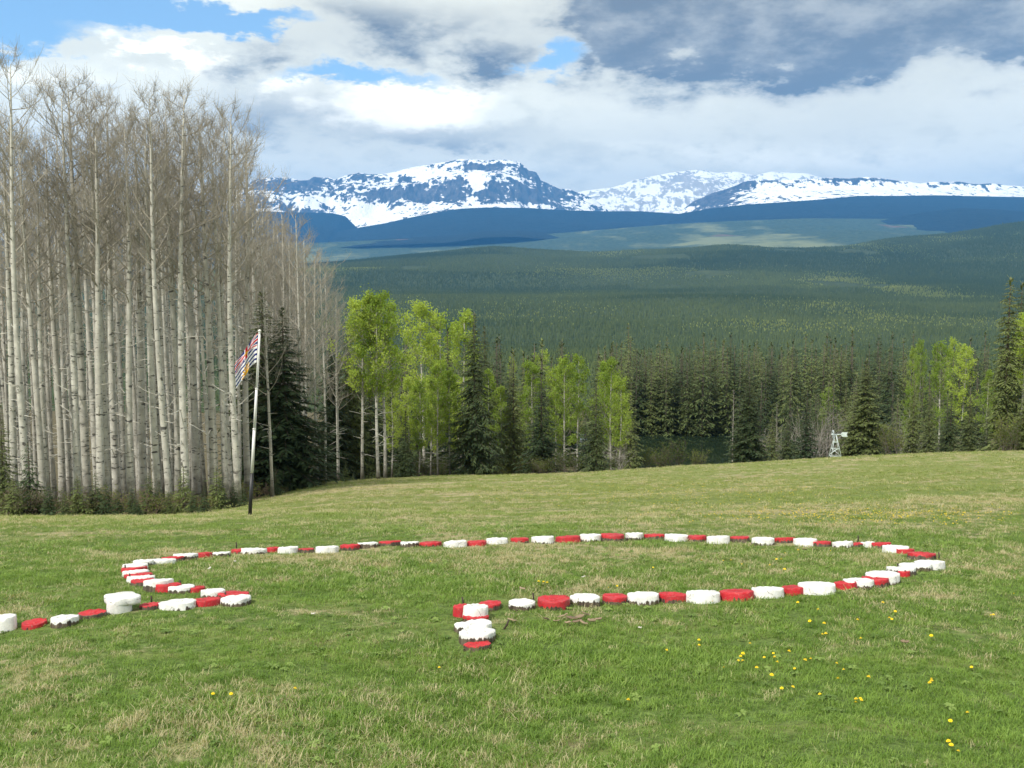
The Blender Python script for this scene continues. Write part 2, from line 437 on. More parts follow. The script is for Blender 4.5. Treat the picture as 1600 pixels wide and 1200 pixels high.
def mountains():
    S = lambda *a: a
    # cliff terraces: flat shelves between steep bands
    def tiers(a, b):
        def f(q, X, Y):
            w = .06 * fbm(X / 900, Y / 900, 3, 44)
            t = np.clip(q + w * np.minimum(1, q * 8), 0, 1.6)
            st = lambda c, s: 1 / (1 + np.exp(-(t - c) / s))
            c1 = a + .07 * fbm(X / 700, 0 * Y, 3, 51); c2 = b + .09 * fbm(X / 600, 0 * Y + 9, 3, 52)
            return .55 * t + .13 * st(c1, .02) + .30 * st(c2, .03)
        return f
    prof_main = [(240, 300), (330, 292), (380, 290), (398, 281), (410, 277), (450, 277), (470, 281), (482, 279), (490, 273), (515, 274), (523, 279), (540, 273),
                 (560, 269), (575, 272), (597, 272), (618, 268), (640, 262), (668, 257), (700, 252), (720, 248), (760, 250), (790, 249), (812, 253),
                 (821, 261), (826, 266), (838, 268), (845, 281), (862, 287), (875, 293), (890, 293), (905, 299), (925, 309), (945, 322), (985, 345)]
    m = snow_material("snowy_rock", 330, 520, -.33, 0)
    o = ridge("mountain", "broad flat-topped snowy mountain with dark cliff bands", prof_main, 16500, m, 3000, 1050, 120, 700, 31,
              560, 170, tiers(.055, .34), rock=[(445, 291, 36, 10, 1), (498, 287, 18, 9, 1), (572, 275, 24, 5, 1), (598, 305, 30, 9, .9), (660, 305, 34, 13, 1), (713, 302, 18, 18, .9),
              (756, 261, 36, 5, 1.1), (829, 270, 13, 12, 1.2), (772, 303, 20, 15, 1), (823, 303, 24, 13, 1), (868, 305, 22, 11, .9), (748, 288, 14, 22, -1), (585, 335, 36, 18, -1.2), (650, 270, 50, 8, -.8),
              (820, 281, 12, 5, -.8), (690, 322, 40, 5, -.6), (500, 315, 60, 8, -.7), (800, 322, 60, 4, -.6), (925, 315, 16, 8, -.5)])
    prof_mid = [(860, 310), (915, 298), (960, 292), (990, 282), (1020, 275), (1045, 270), (1075, 266), (1095, 265), (1120, 270), (1150, 268), (1180, 274),
                (1205, 268), (1235, 270), (1262, 271), (1290, 279), (1330, 300)]
    m2 = snow_material("hazed_snowy_rock", 100, 300, -.27, .32)  # rock colour lifted to imitate haze over this range
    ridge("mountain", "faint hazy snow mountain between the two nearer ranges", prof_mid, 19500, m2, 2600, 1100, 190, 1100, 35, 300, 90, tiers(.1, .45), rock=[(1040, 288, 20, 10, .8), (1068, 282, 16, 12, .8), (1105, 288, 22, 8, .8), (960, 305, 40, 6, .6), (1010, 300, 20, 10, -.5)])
    prof_right = [(1035, 350), (1060, 332), (1085, 312), (1110, 300), (1135, 289), (1160, 281), (1185, 279), (1215, 280), (1260, 279), (1290, 277), (1330, 278), (1352, 276),
                  (1400, 279), (1440, 280), (1480, 283), (1505, 281), (1530, 284), (1570, 286), (1600, 289), (1720, 296), (1900, 300), (2100, 320)]
    m3 = snow_material("plateau_snow", 150, 330, -.27, 0)
    ridge("mountain", "long snow-covered plateau mountain on the right", prof_right, 15500, m3, 3200, 900, 60, 900, 38, 460, 120, tiers(.04, .9), rock=[(1105, 310, 40, 18, 1.2), (1150, 290, 20, 9, 1.1), (1195, 281, 24, 2.5, 1), (1310, 280, 36, 2.5, 1.1), (1372, 281, 30, 2.5, 1.1), (1500, 285, 40, 4, 1.1), (1215, 300, 40, 8, -.4), (1400, 293, 120, 6, -.5)])
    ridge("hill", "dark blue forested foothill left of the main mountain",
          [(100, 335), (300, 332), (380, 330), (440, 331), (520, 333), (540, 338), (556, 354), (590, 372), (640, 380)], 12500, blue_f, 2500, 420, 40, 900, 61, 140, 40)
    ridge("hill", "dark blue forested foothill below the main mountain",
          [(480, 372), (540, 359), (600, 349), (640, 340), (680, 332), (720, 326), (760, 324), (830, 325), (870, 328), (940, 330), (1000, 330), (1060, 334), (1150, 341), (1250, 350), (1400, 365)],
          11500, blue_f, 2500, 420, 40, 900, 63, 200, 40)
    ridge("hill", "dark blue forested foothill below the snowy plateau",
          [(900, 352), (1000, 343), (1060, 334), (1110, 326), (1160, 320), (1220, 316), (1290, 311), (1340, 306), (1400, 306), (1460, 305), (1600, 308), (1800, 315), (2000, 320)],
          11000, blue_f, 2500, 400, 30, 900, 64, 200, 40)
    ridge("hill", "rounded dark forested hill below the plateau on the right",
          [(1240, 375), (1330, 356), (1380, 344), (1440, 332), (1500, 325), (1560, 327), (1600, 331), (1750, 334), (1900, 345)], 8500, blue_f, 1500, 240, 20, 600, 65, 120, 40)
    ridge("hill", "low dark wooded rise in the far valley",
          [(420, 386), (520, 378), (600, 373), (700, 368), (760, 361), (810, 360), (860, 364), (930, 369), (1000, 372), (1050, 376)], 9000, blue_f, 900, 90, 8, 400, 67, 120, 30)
    ridge("hill", "pale green far valley floor with sunny clearings",
          [(-200, 385), (400, 380), (500, 379), (620, 374), (760, 371), (850, 366), (950, 358), (1050, 350), (1150, 345), (1260, 341), (1400, 342), (1600, 350), (1900, 350)],
          8800, far_f, 3000, 330, 40, 700, 66, 260, 80)
mountains()

# ------------------------------------------------------------------ haze
def build_haze():
    m, nt, out = material("haze_air")
    v = nt.node('ShaderNodeVolumePrincipled')
    v.inputs['Color'].default_value = (.10, .40, 1.0, 1)
    v.inputs['Density'].default_value = 5.5e-5
    nt.l.new(v.outputs[0], out.inputs['Volume'])
    x, y0, y1, z0, z1 = 13500, -3000, 22500, -900, 2150
    V = [(a, b, c) for c in (z0, z1) for b in (y0, y1) for a in (-x, x)]
    Fc = [(0, 2, 3, 1), (4, 5, 7, 6), (0, 1, 5, 4), (2, 6, 7, 3), (0, 4, 6, 2), (1, 3, 7, 5)]
    tag(obj("haze", mesh_from("haze", V, Fc, [m])), "thin blue haze over the far valley", kind='stuff')
build_haze()

# ------------------------------------------------------------------ mesh builder (triangles)
class MB:
    def __init__(self): self.V = []; self.T = []; self.M = []; self.n = 0
    def add(self, V, T, m=0):
        V = np.asarray(V, float).reshape(-1, 3); T = np.asarray(T, int).reshape(-1, 3)
        self.V.append(V); self.T.append(T + self.n); self.M.append(np.full(len(T), m)); self.n += len(V)
    def tube(self, P, R, k=6, m=0, cap=True):
        P = np.asarray(P, float); R = np.asarray(R, float); n = len(P)
        d = np.gradient(P, axis=0); d /= np.linalg.norm(d, axis=1)[:, None] + 1e-9
        ref = np.array([0, 0, 1.]) if abs(d[:, 2]).max() < .9 else np.array([.9, .43, .05])
        a = np.cross(d, ref); a /= np.linalg.norm(a, axis=1)[:, None] + 1e-9
        b = np.cross(d, a)
        th = np.arange(k) * 2 * math.pi / k
        ring = (np.cos(th)[None, :, None] * a[:, None] + np.sin(th)[None, :, None] * b[:, None]) * R[:, None, None] + P[:, None]
        i = np.arange(n * k).reshape(n, k); j = np.roll(i, -1, 1)
        q = np.stack([i[:-1], j[:-1], j[1:], i[1:]], -1).reshape(-1, 4)
        T = np.r_[q[:, [0, 2, 1]], q[:, [0, 3, 2]]]
        V = ring.reshape(-1, 3)
        if cap:
            V = np.r_[V, P[:1], P[-1:]]
            T = np.r_[T, np.c_[np.full(k, n * k), i[0], j[0]], np.c_[np.full(k, n * k + 1), j[-1], i[-1]]]
        self.add(V, T, m)
    def box(self, c, s, rot=None, m=0):
        V = np.array([(x, y, z) for x in (-.5, .5) for y in (-.5, .5) for z in (-.5, .5)]) * np.array(s)
        if rot is not None: V = V @ np.array(rot).T
        q = [(0, 1, 3, 2), (4, 6, 7, 5), (0, 4, 5, 1), (2, 3, 7, 6), (0, 2, 6, 4), (1, 5, 7, 3)]
        self.add(V + np.array(c), [t for a, b, c_, d in q for t in ((a, b, c_), (a, c_, d))], m)
    def tris(self, A, B, C, m=0):
        n = len(A); V = np.stack([A, B, C], 1).reshape(-1, 3)
        self.add(V, np.arange(3 * n).reshape(n, 3), m)
    def quads(self, A, B, C, D, m=0):
        n = len(A); V = np.stack([A, B, C, D], 1).reshape(-1, 3); i = np.arange(n) * 4
        self.add(V, np.r_[np.c_[i, i + 1, i + 2], np.c_[i, i + 2, i + 3]], m)
    def mesh(self, name, mats, smooth=False):
        return mesh_from(name, np.concatenate(self.V), np.concatenate(self.T), mats, np.concatenate(self.M), smooth)

def unit(v): return v / (np.linalg.norm(v, axis=-1, keepdims=True) + 1e-9)

# ------------------------------------------------------------------ plant materials
def rnd_info(nt): return nt.node('ShaderNodeObjectInfo').outputs['Random']

def bark_material(name, pale, dark, marks=True):
    m, nt, out = material(name)
    oc = nt.node('ShaderNodeTexCoord').outputs['Object']
    rnd = rnd_info(nt)
    off = nt.vmath('ADD', oc, nt.vmath('MULTIPLY', (31.7, 17.3, 53.1), rnd))
    comb = off
    n = nt.noise(comb, 3.0, 4, .65)
    sep = nt.node('ShaderNodeSeparateXYZ'); nt.l.new(oc, sep.inputs[0])
    c = nt.mix(nt.ramp(n, .3, .7), pale, tuple(v * .62 for v in pale))
    c = nt.mix(nt.math('MULTIPLY', rnd, .45), c, (.22, .20, .165))
    if marks:
        k = nt.noise(nt.scale(comb, (3.2, 3.2, 13)), 1.0, 3, .6)
        k2 = nt.noise(nt.scale(comb, (2.2, 2.2, 5)), .9, 2, .6)
        c = nt.mix(nt.ramp(k, .60, .655, 0, .9), c, dark)
        c = nt.mix(nt.ramp(k2, .64, .70, 0, .85), c, dark)
        base = nt.math('ADD', sep.outputs[2], nt.math('MULTIPLY', n, -2.4))
        c = nt.mix(nt.ramp(base, -1.0, .6, .75, 0), c, (.10, .09, .075))
    principled(nt, out, c, .85, bump(nt, n, .4, .02), .15)
    return m

def leaf_material(name, c1, c2, trans=.45, hue_from='OBJECT', rough=.6):
    m, nt, out = material(name)
    oc = nt.node('ShaderNodeNewGeometry').outputs['Position']
    n = nt.noise(oc, 1.3, 3, .6)
    n2 = nt.noise(oc, 9.0, 2, .6)
    r = rnd_info(nt)
    t = nt.math('ADD', nt.math('MULTIPLY', n, .5), nt.math('ADD', nt.math('MULTIPLY', n2, .35), nt.math('MULTIPLY_ADD', r, .6, -.28)))
    c = nt.mix(nt.ramp(t, .25, .7), c1, c2)
    d = nt.node('ShaderNodeBsdfPrincipled'); nt.put(d.inputs['Base Color'], c); d.inputs['Roughness'].default_value = rough
    d.inputs['Specular IOR Level'].default_value = .25
    if trans:
        tr = nt.node('ShaderNodeBsdfTranslucent'); nt.put(tr.inputs[0], nt.mix(1, c, (1.25, 1.2, .6), 'MULTIPLY'))
        mx = nt.node('ShaderNodeMixShader'); mx.inputs[0].default_value = trans
        nt.l.new(d.outputs[0], mx.inputs[1]); nt.l.new(tr.outputs[0], mx.inputs[2]); nt.l.new(mx.outputs[0], out.inputs[0])
    else: nt.l.new(d.outputs[0], out.inputs[0])
    return m

M_ASPEN = bark_material("aspen_bark", (.53, .52, .46), (.035, .032, .03))
M_TWIG = bark_material("aspen_twigs", (.39, .36, .30), (.05, .045, .04), False)
M_SBARK = bark_material("spruce_bark", (.13, .105, .085), (.05, .04, .035), False)
M_DEAD = bark_material("dead_wood", (.33, .31, .28), (.1, .09, .08), False)
M_NEEDLE = leaf_material("spruce_needles", (.036, .060, .025), (.125, .155, .050), .14)
M_NEEDLE2 = leaf_material("young_spruce_needles", (.040, .066, .024), (.125, .160, .048), .15)
M_NEEDLE3 = leaf_material("sunlit_spruce_needles", (.040, .064, .025), (.130, .165, .053), .14)  # lighter copy of the needles, sunlight put into the colour
M_LEAF = leaf_material("new_aspen_leaves", (.20, .295, .045), (.375, .48, .09), .5)
M_SHRUB = leaf_material("shrub_leaves", (.06, .085, .02), (.16, .19, .045), .4)
M_REDTWIG = bark_material("red_twigs", (.21, .135, .095), (.05, .03, .02), False)

# ------------------------------------------------------------------ trees
def trunk_path(rng, h, wander, n=15):
    t = np.linspace(0, 1, n)
    x = wander * h * (np.sin(t * rng.uniform(2, 5) + rng.uniform(0, 6)) * .5 + np.cumsum(rng.normal(0, .25, n)) / n)
    y = wander * h * (np.sin(t * rng.uniform(2, 5) + rng.uniform(0, 6)) * .5 + np.cumsum(rng.normal(0, .25, n)) / n)
    return np.c_[x - x[0], y - y[0], t * h]
def along(P, t):
    s = np.linspace(0, 1, len(P)); return np.array([np.interp(t, s, P[:, k]) for k in range(3)])

def branch_line(rng, p, az, el, L, up, n=5, jit=.07):
    """a branch that turns upward (up > 0) or droops"""
    pts = [p]; e = el
    for i in range(n - 1):
        e += up / (n - 1) + rng.normal(0, jit); az += rng.normal(0, jit * 1.6)
        pts.append(pts[-1] + L / (n - 1) * np.array([math.cos(az) * math.cos(e), math.sin(az) * math.cos(e), math.sin(e)]))
    return np.array(pts)

def aspen(seed, h=14.0, start=.45, nb=44, sub=7, twig=5, spread=1.0, leafy=0, leaf=.11, fork=False, r0=None):
    """returns trunk mesh and crown mesh (branches, twigs and, if leafy, leaves)"""
    rng = np.random.default_rng(seed)
    P = trunk_path(rng, h, .016)
    t = np.linspace(0, 1, len(P)); r0 = r0 or .0098 * h
    R = r0 * (1 - t) ** .75 + .012; R[0] *= 1.3
    tb = MB(); tb.tube(P, R, 9)
    for k in range(14):                                   # dead stubs low on the trunk
        tt = rng.uniform(.12, start); p = along(P, tt); az = rng.uniform(0, 6.28)
        ln = branch_line(rng, p, az, rng.uniform(-.3, .5), rng.uniform(.25, 1.1), rng.uniform(-.5, .4), 4)
        tb.tube(ln, np.linspace(.02, .006, 4), 4)
    cb = MB(); tips = []
    for k in range(nb):
        tt = start + (1 - start) * (k + rng.uniform(0, 1)) / nb
        p = along(P, tt); az = k * 2.4 + rng.uniform(-.5, .5)
        u = (tt - start) / (1 - start)
        L = h * spread * (.03 + .165 * (1 - u) ** .62 * min(1, .40 + u * 2.0)) * rng.uniform(.65, 1.2)
        ln = branch_line(rng, p, az, rng.uniform(.25, .75), L, rng.uniform(.2, .8), 6)
        r = max(.010, .011 + .017 * (1 - u)) * h / 14
        cb.tube(ln, np.linspace(r, .006, 6), 4, 0, False)
        for j in range(sub):
            s = rng.uniform(.25, 1.0); q = along(ln, s)
            a2 = az + rng.choice([-1, 1]) * rng.uniform(.3, 1.3)
            L2 = L * rng.uniform(.22, .48) * (1.15 - .5 * s)
            l2 = branch_line(rng, q, a2, rng.uniform(.2, 1.0), L2, rng.uniform(.1, .7), 4, .16)
            cb.tube(l2, np.linspace(.007, .0036, 4), 3, 0, False)
            tips.append(l2[-1]); tips.append(l2[2])
            for w in range(twig):
                q2 = along(l2, rng.uniform(.2, 1))
                l3 = branch_line(rng, q2, rng.uniform(0, 6.28), rng.uniform(0, 1.2), rng.uniform(.2, .6) * h / 14, .35, 3, .2)
                cb.tube(l3, np.array([.0042, .0034, .0022]), 3, 0, False)
                tips.append(l3[-1])
    mats = [M_TWIG]
    if leafy:
        tips = np.array(tips)
        c = tips[rng.integers(0, len(tips), leafy)] + rng.normal(0, .13, (leafy, 3)) * h / 12
        leaf_quads(cb, rng, c, leaf, 1); mats.append(M_LEAF)
    return tb.mesh("trunk", [M_ASPEN], True), cb.mesh("crown", mats)

def leaf_quads(mb, rng, c, size, m):
    n = len(c)
    a = unit(rng.normal(0, 1, (n, 3))); b = unit(np.cross(a, rng.normal(0, 1, (n, 3))))
    s = size * rng.uniform(.55, 1.25, (n, 1))
    mb.quads(c - a * s * .5, c + b * s * .42, c + a * s * .5, c - b * s * .42, m)

def spruce(seed, h=12.0, width=.2, whorls=26, per=9, sprays=10, low=.05, shape=.85, mat=None, droop=.5, fine=1.0):
    """layered drooping boughs carrying flat sprays of needles"""
    rng = np.random.default_rng(seed)
    P = trunk_path(rng, h, .004, 9); t = np.linspace(0, 1, 9)
    tb = MB(); tb.tube(P, .011 * h * (1 - t) ** .9 + .012, 7)
    cb = MB()
    A, B, C = [], [], []
    Q = [[], [], [], []]
    for k in range(whorls):
        tt = low + (1 - low) * (k / whorls) ** .92
        z = tt * h; u = 1 - tt
        Rk = width * h * (u ** shape) * rng.uniform(.82, 1.12) + .02 * h * u + .05
        nk = max(4, int(per * (.55 + .45 * u)))
        for j in range(nk):
            az = j * 6.2832 / nk + k * 1.3 + rng.uniform(-.25, .25)
            L = Rk * rng.uniform(.6, 1.15)
            zz = z + rng.uniform(-.5, .5) * h / whorls
            rise = rng.uniform(-.15, .35) if tt > .6 else rng.uniform(-.35, .1)
            s = np.linspace(0, 1, 5)
            ax = np.array([math.cos(az), math.sin(az), 0])
            sag = -droop * L * s ** 1.5 + rise * L * s + .22 * L * s ** 4
            ln = along(P, tt)[None, :] * [1, 1, 0] + ax[None] * (L * s)[:, None] + np.c_[0 * s, 0 * s, zz + sag]
            cb.tube(ln[[0, 2, 4]], np.array([.012, .008, .003]) * (.6 + L * .5), 3, 0, False)
            side = np.array([-ax[1], ax[0], 0])
            ns = max(3, int(sprays * (.35 + .65 * min(1, L / (width * h * .7)))))
            ss = np.sort(rng.uniform(.12, 1.0, ns)); ss[-1] = 1.0
            for q, sv in enumerate(ss):
                p = np.array([np.interp(sv, s, ln[:, i]) for i in range(3)])
                sg = 1 if q % 2 else -1
                if sv > .97: d = ax * 1.0
                else: d = unit(ax * rng.uniform(.35, .9) + side * sg * rng.uniform(.5, 1.1))
                ll = (L * .42 * (1.15 - .55 * sv) + .06) * rng.uniform(.7, 1.25) * fine
                e = p + d * ll + np.array([0, 0, -ll * rng.uniform(.12, .75)])
                wv = np.cross(d, [0, 0, 1]); wv = unit(wv + np.array([0, 0, rng.uniform(-.8, .8)])) * ll * rng.uniform(.10, .19)
                mid = p + (e - p) * .45 + np.array([0, 0, ll * rng.uniform(-.02, .1)])
                Q[0].append(p); Q[1].append(mid + wv); Q[2].append(e); Q[3].append(mid - wv)
    top = along(P, .97)
    for j in range(10):
        az = rng.uniform(0, 6.28); p = along(P, rng.uniform(.93, .995)); d = np.array([math.cos(az), math.sin(az), rng.uniform(.4, 1.4)]) * h * .022
        w = np.array([-math.sin(az), math.cos(az), 0]) * h * .006
        Q[0].append(p); Q[1].append(p + d * .5 + w); Q[2].append(p + d); Q[3].append(p + d * .5 - w)
    cb.quads(*[np.array(q) for q in Q], 1)
    return tb.mesh("trunk", [M_SBARK], True), cb.mesh("crown", [M_SBARK, mat or M_NEEDLE])

def shrub(seed, h=1.2, stems=16, leaves=500, tw=None, lf=None, leaf=.06):
    rng = np.random.default_rng(seed); tb = MB(); tips = []
    for k in range(stems):
        az = rng.uniform(0, 6.28); p = np.array([rng.normal(0, .14) * h, rng.normal(0, .14) * h, 0])
        ln = branch_line(rng, p, az, rng.uniform(.75, 1.45), h * rng.uniform(.5, 1.05), rng.uniform(-.4, .3), 5)
        tb.tube(ln, np.linspace(.011, .004, 5) * (h + .4) / 1.6, 4, 0, False)
        for j in range(6):
            q = along(ln, rng.uniform(.3, 1)); l2 = branch_line(rng, q, rng.uniform(0, 6.28), rng.uniform(.2, 1.2), h * rng.uniform(.14, .36), .2, 3, .2)
            tb.tube(l2, np.array([.005, .004, .0025]) * (h + .4) / 1.6, 3, 0, False); tips += [l2[-1], l2[1]]
            for w in range(2):
                l3 = branch_line(rng, along(l2, rng.uniform(.3, 1)), rng.uniform(0, 6.28), rng.uniform(.1, 1.2), h * rng.uniform(.06, .16), .2, 3, .2)
                tb.tube(l3, np.array([.004, .003, .002]) * (h + .4) / 1.6, 3, 0, False); tips.append(l3[-1])
    st = tb.mesh("stems", [tw or M_REDTWIG])
    cr = None
    if leaves:
        cb = MB(); tips = np.array(tips)
        leaf_quads(cb, rng, tips[rng.integers(0, len(tips), leaves)] + rng.normal(0, .06 * h, (leaves, 3)), leaf, 0)
        cr = cb.mesh("foliage", [lf or M_SHRUB])
    return st, cr

def plant(name, protos, xyz, h, h0, label, cat, group=None, rz=None, wide=1.0, parts=("trunk", "crown"), lean=(0, 0)):
    """a tree: an empty at its foot that parents shared-mesh parts"""
    e = obj(name, None, None, (xyz[0], xyz[1], xyz[2] - .03), (lean[0], lean[1], random.uniform(0, 6.28) if rz is None else rz))
    s = h / h0; e.scale = (s * wide, s * wide, s)
    e.empty_display_size = .3
    for nm, me in zip(parts, protos):
        if me is not None:
            c = bpy.data.objects.new(nm, me); c.parent = e; COL.objects.link(c)
    return tag(e, label, cat, group)

ORD = ["first", "second", "third", "fourth", "fifth", "sixth", "seventh", "eighth", "ninth", "tenth", "eleventh", "twelfth", "thirteenth",
       "fourteenth", "fifteenth", "sixteenth", "seventeenth", "eighteenth", "nineteenth", "twentieth", "twenty-first", "twenty-second", "twenty-third", "twenty-fourth", "twenty-fifth"]

BARE = [aspen(100 + i, 14, random.uniform(.52, .62), 32, 8, 4, random.uniform(1.1, 1.4)) for i in range(6)]
INNER = [aspen(120 + i, 14, random.uniform(.58, .7), 15, 5, 3, .9, r0=random.uniform(.09, .14)) for i in range(6)]
THIN = [aspen(130 + i, 14, random.uniform(.34, .45), 30, 7, 3, 1.35, r0=.08) for i in range(3)]

def tree_height(px, top, D):
    x, y, z = at_depth(px, D)
    return (x, y, z), ratio(px, top)[1] * D - z

def build_grove():
    front = [(20, 35, 215), (42, 34, 97), (66, 35, 235), (74, 36, 260), (95, 39, 225), (120, 36, 152), (136, 37, 140), (157, 35, 190), (166, 37, 170), (182, 40, 160), (204, 36, 200),
             (222, 39, 205), (246, 37, 190), (264, 35, 152), (276, 38, 175), (290, 37, 146), (306, 40, 200), (334, 38, 195), (352, 39, 215), (371, 37, 178), (388, 42, 240)]
    for i, (px, D, top) in enumerate(front):
        p, h = tree_height(px, top, D)
        lab = "bare pale-barked aspen, %s from the left in the front row of the grove" % ORD[i]
        if i == 1: lab = "tallest bare aspen with open crown near the left edge of the grove"
        if i == 19: lab = "bare aspen with wide round crown just left of the flag"
        plant("aspen_tree", BARE[(i * 5 + 2) % 6], p, h, 14, lab, "tree", "bare aspens of the left grove",
              lean=(random.uniform(-.015, .015), random.uniform(-.025, .025)), wide=random.uniform(.8, 1.2))
    edge = [(425, 41, 362, "slender bare aspen standing in front of the dark spruce right of the flag"),
            (470, 47, 335, "bare aspen just right of the dark spruce beside the flag"),
            (479, 50, 375, "thin bare aspen, second trunk right of the dark spruce"),
            (496, 49, 400, "thin bare aspen, left one of the last close pair at the grove's right end"),
            (508, 49, 412, "bare aspen with white trunk, rightmost of the bare grove")]
    for px, D, top, lab in edge:
        p, h = tree_height(px, top, D)
        plant("aspen_tree", THIN[px % 3], p, h, 14, lab, "tree", "bare aspens of the left grove", lean=(0, random.uniform(-.02, .02)))
    n = 0; taken = []
    r = random.Random(5)
    while n < 185:
        D = r.uniform(40, 88); px = r.uniform(-150, 400)
        x, y, z = at_depth(px, D)
        if any((x - a) ** 2 + (y - b) ** 2 < .5 for a, b in taken): continue
        taken.append((x, y)); n += 1
        top = r.gauss(285, 60) if px < 400 else r.gauss(370, 30)
        top = max(190 if px > 40 else 160, min(430, top))
        h = ratio(px, top)[1] * D - z
        h = min(h, 24)
        plant("aspen_tree", r.choice(INNER + THIN[:1]), (x, y, z), h, 14, "bare grey aspen trunk crowded deep in the grove behind its front row", "tree", "bare aspens deep in the grove",
              lean=(r.uniform(-.03, .03), r.uniform(-.03, .03)), wide=r.uniform(.75, 1.0) * 14 / max(14, h * .9))
    for k in range(10):
        px = r.uniform(385, 455); D = r.uniform(50, 62); top = 255 + (px - 385) * 1.5 + r.uniform(-15, 35)
        p, h = tree_height(px, top, D)
        plant("aspen_tree", INNER[k % 6], p, h, 14, "bare aspen of the shorter group stepping down right of the tall grove", "tree", "bare aspens stepping down to the right", lean=(0, r.uniform(-.02, .03)), wide=r.uniform(.8, 1.1))
    for k in range(24):
        px = r.uniform(400, 530); D = r.uniform(56, 80); top = 330 + (px - 400) * .75 + r.uniform(-25, 60)
        p, h = tree_height(px, top, D)
        plant("aspen_tree", r.choice(THIN), p, h, 14, "thin bare aspen in the grey twiggy thicket behind the dark spruce", "tree", "bare aspens behind the dark spruce",
              lean=(r.uniform(-.03, .03), r.uniform(-.04, .04)), wide=r.uniform(.8, 1.1))
build_grove()

LEAFY = [aspen(200 + i, 9.5, .42, 30, 7, 3, 1.55, leafy=6500, leaf=.11) for i in range(2)]
LEAFN = [aspen(210 + i, 8.0, .24, 30, 7, 3, 1.25, leafy=5600, leaf=.105, r0=.065) for i in range(5)]

def build_leafy():
    L = [(566, 55, 478, 0, "forked-looking aspen with pale yellow-green crown, leftmost leafy aspen right of the bare grove"),
         (591, 55, 470, 0, "wide-crowned yellow-green aspen with twin white trunks beside the forest edge"),
         (602, 56, 482, 0, "yellow-green aspen tucked against the wide-crowned one on its right"),
         (662, 74, 486, 0, "tall bright green aspen behind the first leafy group"),
         (693, 78, 505, 1, "bright green aspen between two dark spruce tops"),
         (722, 82, 498, 1, "bright green aspen showing left of the tallest spruce"),
         (612, 60, 590, 1, "young lime green aspen beside the small dark spruce"),
         (655, 62, 600, 1, "young lime green aspen with thin pale stems right of the small dark spruce"),
         (684, 60, 572, 1, "lime green young aspen with several thin white stems"),
         (703, 61, 585, 1, "lime green young aspen left of the broad tall spruce"),
         (766, 67, 585, 1, "lime green aspen foliage right of the broad tall spruce"),
         (783, 70, 610, 1, "small lime green aspen between dark spruces"),
         (640, 66, 596, 1, "lime green young aspen showing behind the small dark pointed spruce"),
         (673, 64, 600, 1, "short lime green aspen between two thin-stemmed ones"),
         (718, 64, 606, 1, "short lime green aspen against the left skirts of the tallest spruce"),
         (868, 78, 578, 1, "lime green aspen rising behind the layered dark spruce"),
         (942, 80, 574, 1, "lime green aspen second from the right in the lakeside clump"),
         (967, 74, 596, 1, "short lime green aspen, last before the lake"),
         (832, 76, 572, 1, "lime green aspen just left of the layered dark spruce"),
         (882, 74, 566, 1, "bright lime aspen, left one of the clump by the lake"),
         (902, 77, 564, 1, "bright lime aspen, middle one of the clump by the lake"),
         (955, 76, 568, 1, "bright lime aspen at the right end of the clump by the lake"),
         (1290, 118, 612, 1, "pale green aspen behind the windmill"),
         (1420, 105, 610, 1, "pale green aspen right of the big spruce near the windmill"),
         (1466, 112, 544, 1, "tall pale green aspen, left of the pair at right"),
         (1500, 108, 548, 1, "tall pale green aspen, right of the pair at right"),
         (1540, 85, 585, 1, "yellow-green aspen left of the tallest right-hand spruce"),
         (1592, 57, 500, 0, "bright green aspen at the right edge of the picture")]
    r = random.Random(11)
    for i, (px, D, top, k, lab) in enumerate(L):
        p, h = tree_height(px, top, D)
        pr = LEAFN[i % 5] if k else LEAFY[i % 2]
        plant("leafy_aspen_tree", pr, p, h, 8.0 if k else 9.5, lab, "tree", "leafy aspens along the forest edge", wide=r.uniform(.85, 1.05) * (1 if k else .95))
    for k in range(9):
        px = r.choice([r.uniform(780, 960), r.uniform(800, 960), r.uniform(1400, 1560)]); D = r.uniform(150, 210)
        p, h = tree_height(px, r.uniform(535, 570), D)
        plant("leafy_aspen_tree", LEAFN[k % 3], p, h, 8.0, "pale green aspen standing among the dark spruces beyond the lake", "tree", "aspens among the spruces beyond the lake", wide=.7)
build_leafy()

BIGS = [spruce(300 + i, 12, .20, 48, 14, 36, .02, .75, fine=.55) for i in range(2)]
SPIRE = [spruce(305, 12, .095, 44, 10, 18, .03, .42, fine=.8)]
MIDS = [spruce(310 + i, 12, w, 38, 10, 24, .05, .85, fine=.66) for i, w in enumerate((.15, .18, .16))]
FARS = [spruce(320 + i, 12, w, 28, 9, 13, .04, .7, M_NEEDLE3, fine=.9) for i, w in enumerate((.13, .16, .145, .18))]
YOUNG = [spruce(330 + i, 3, .26, 16, 9, 12, .03, .9, M_NEEDLE2, .35) for i in range(2)]

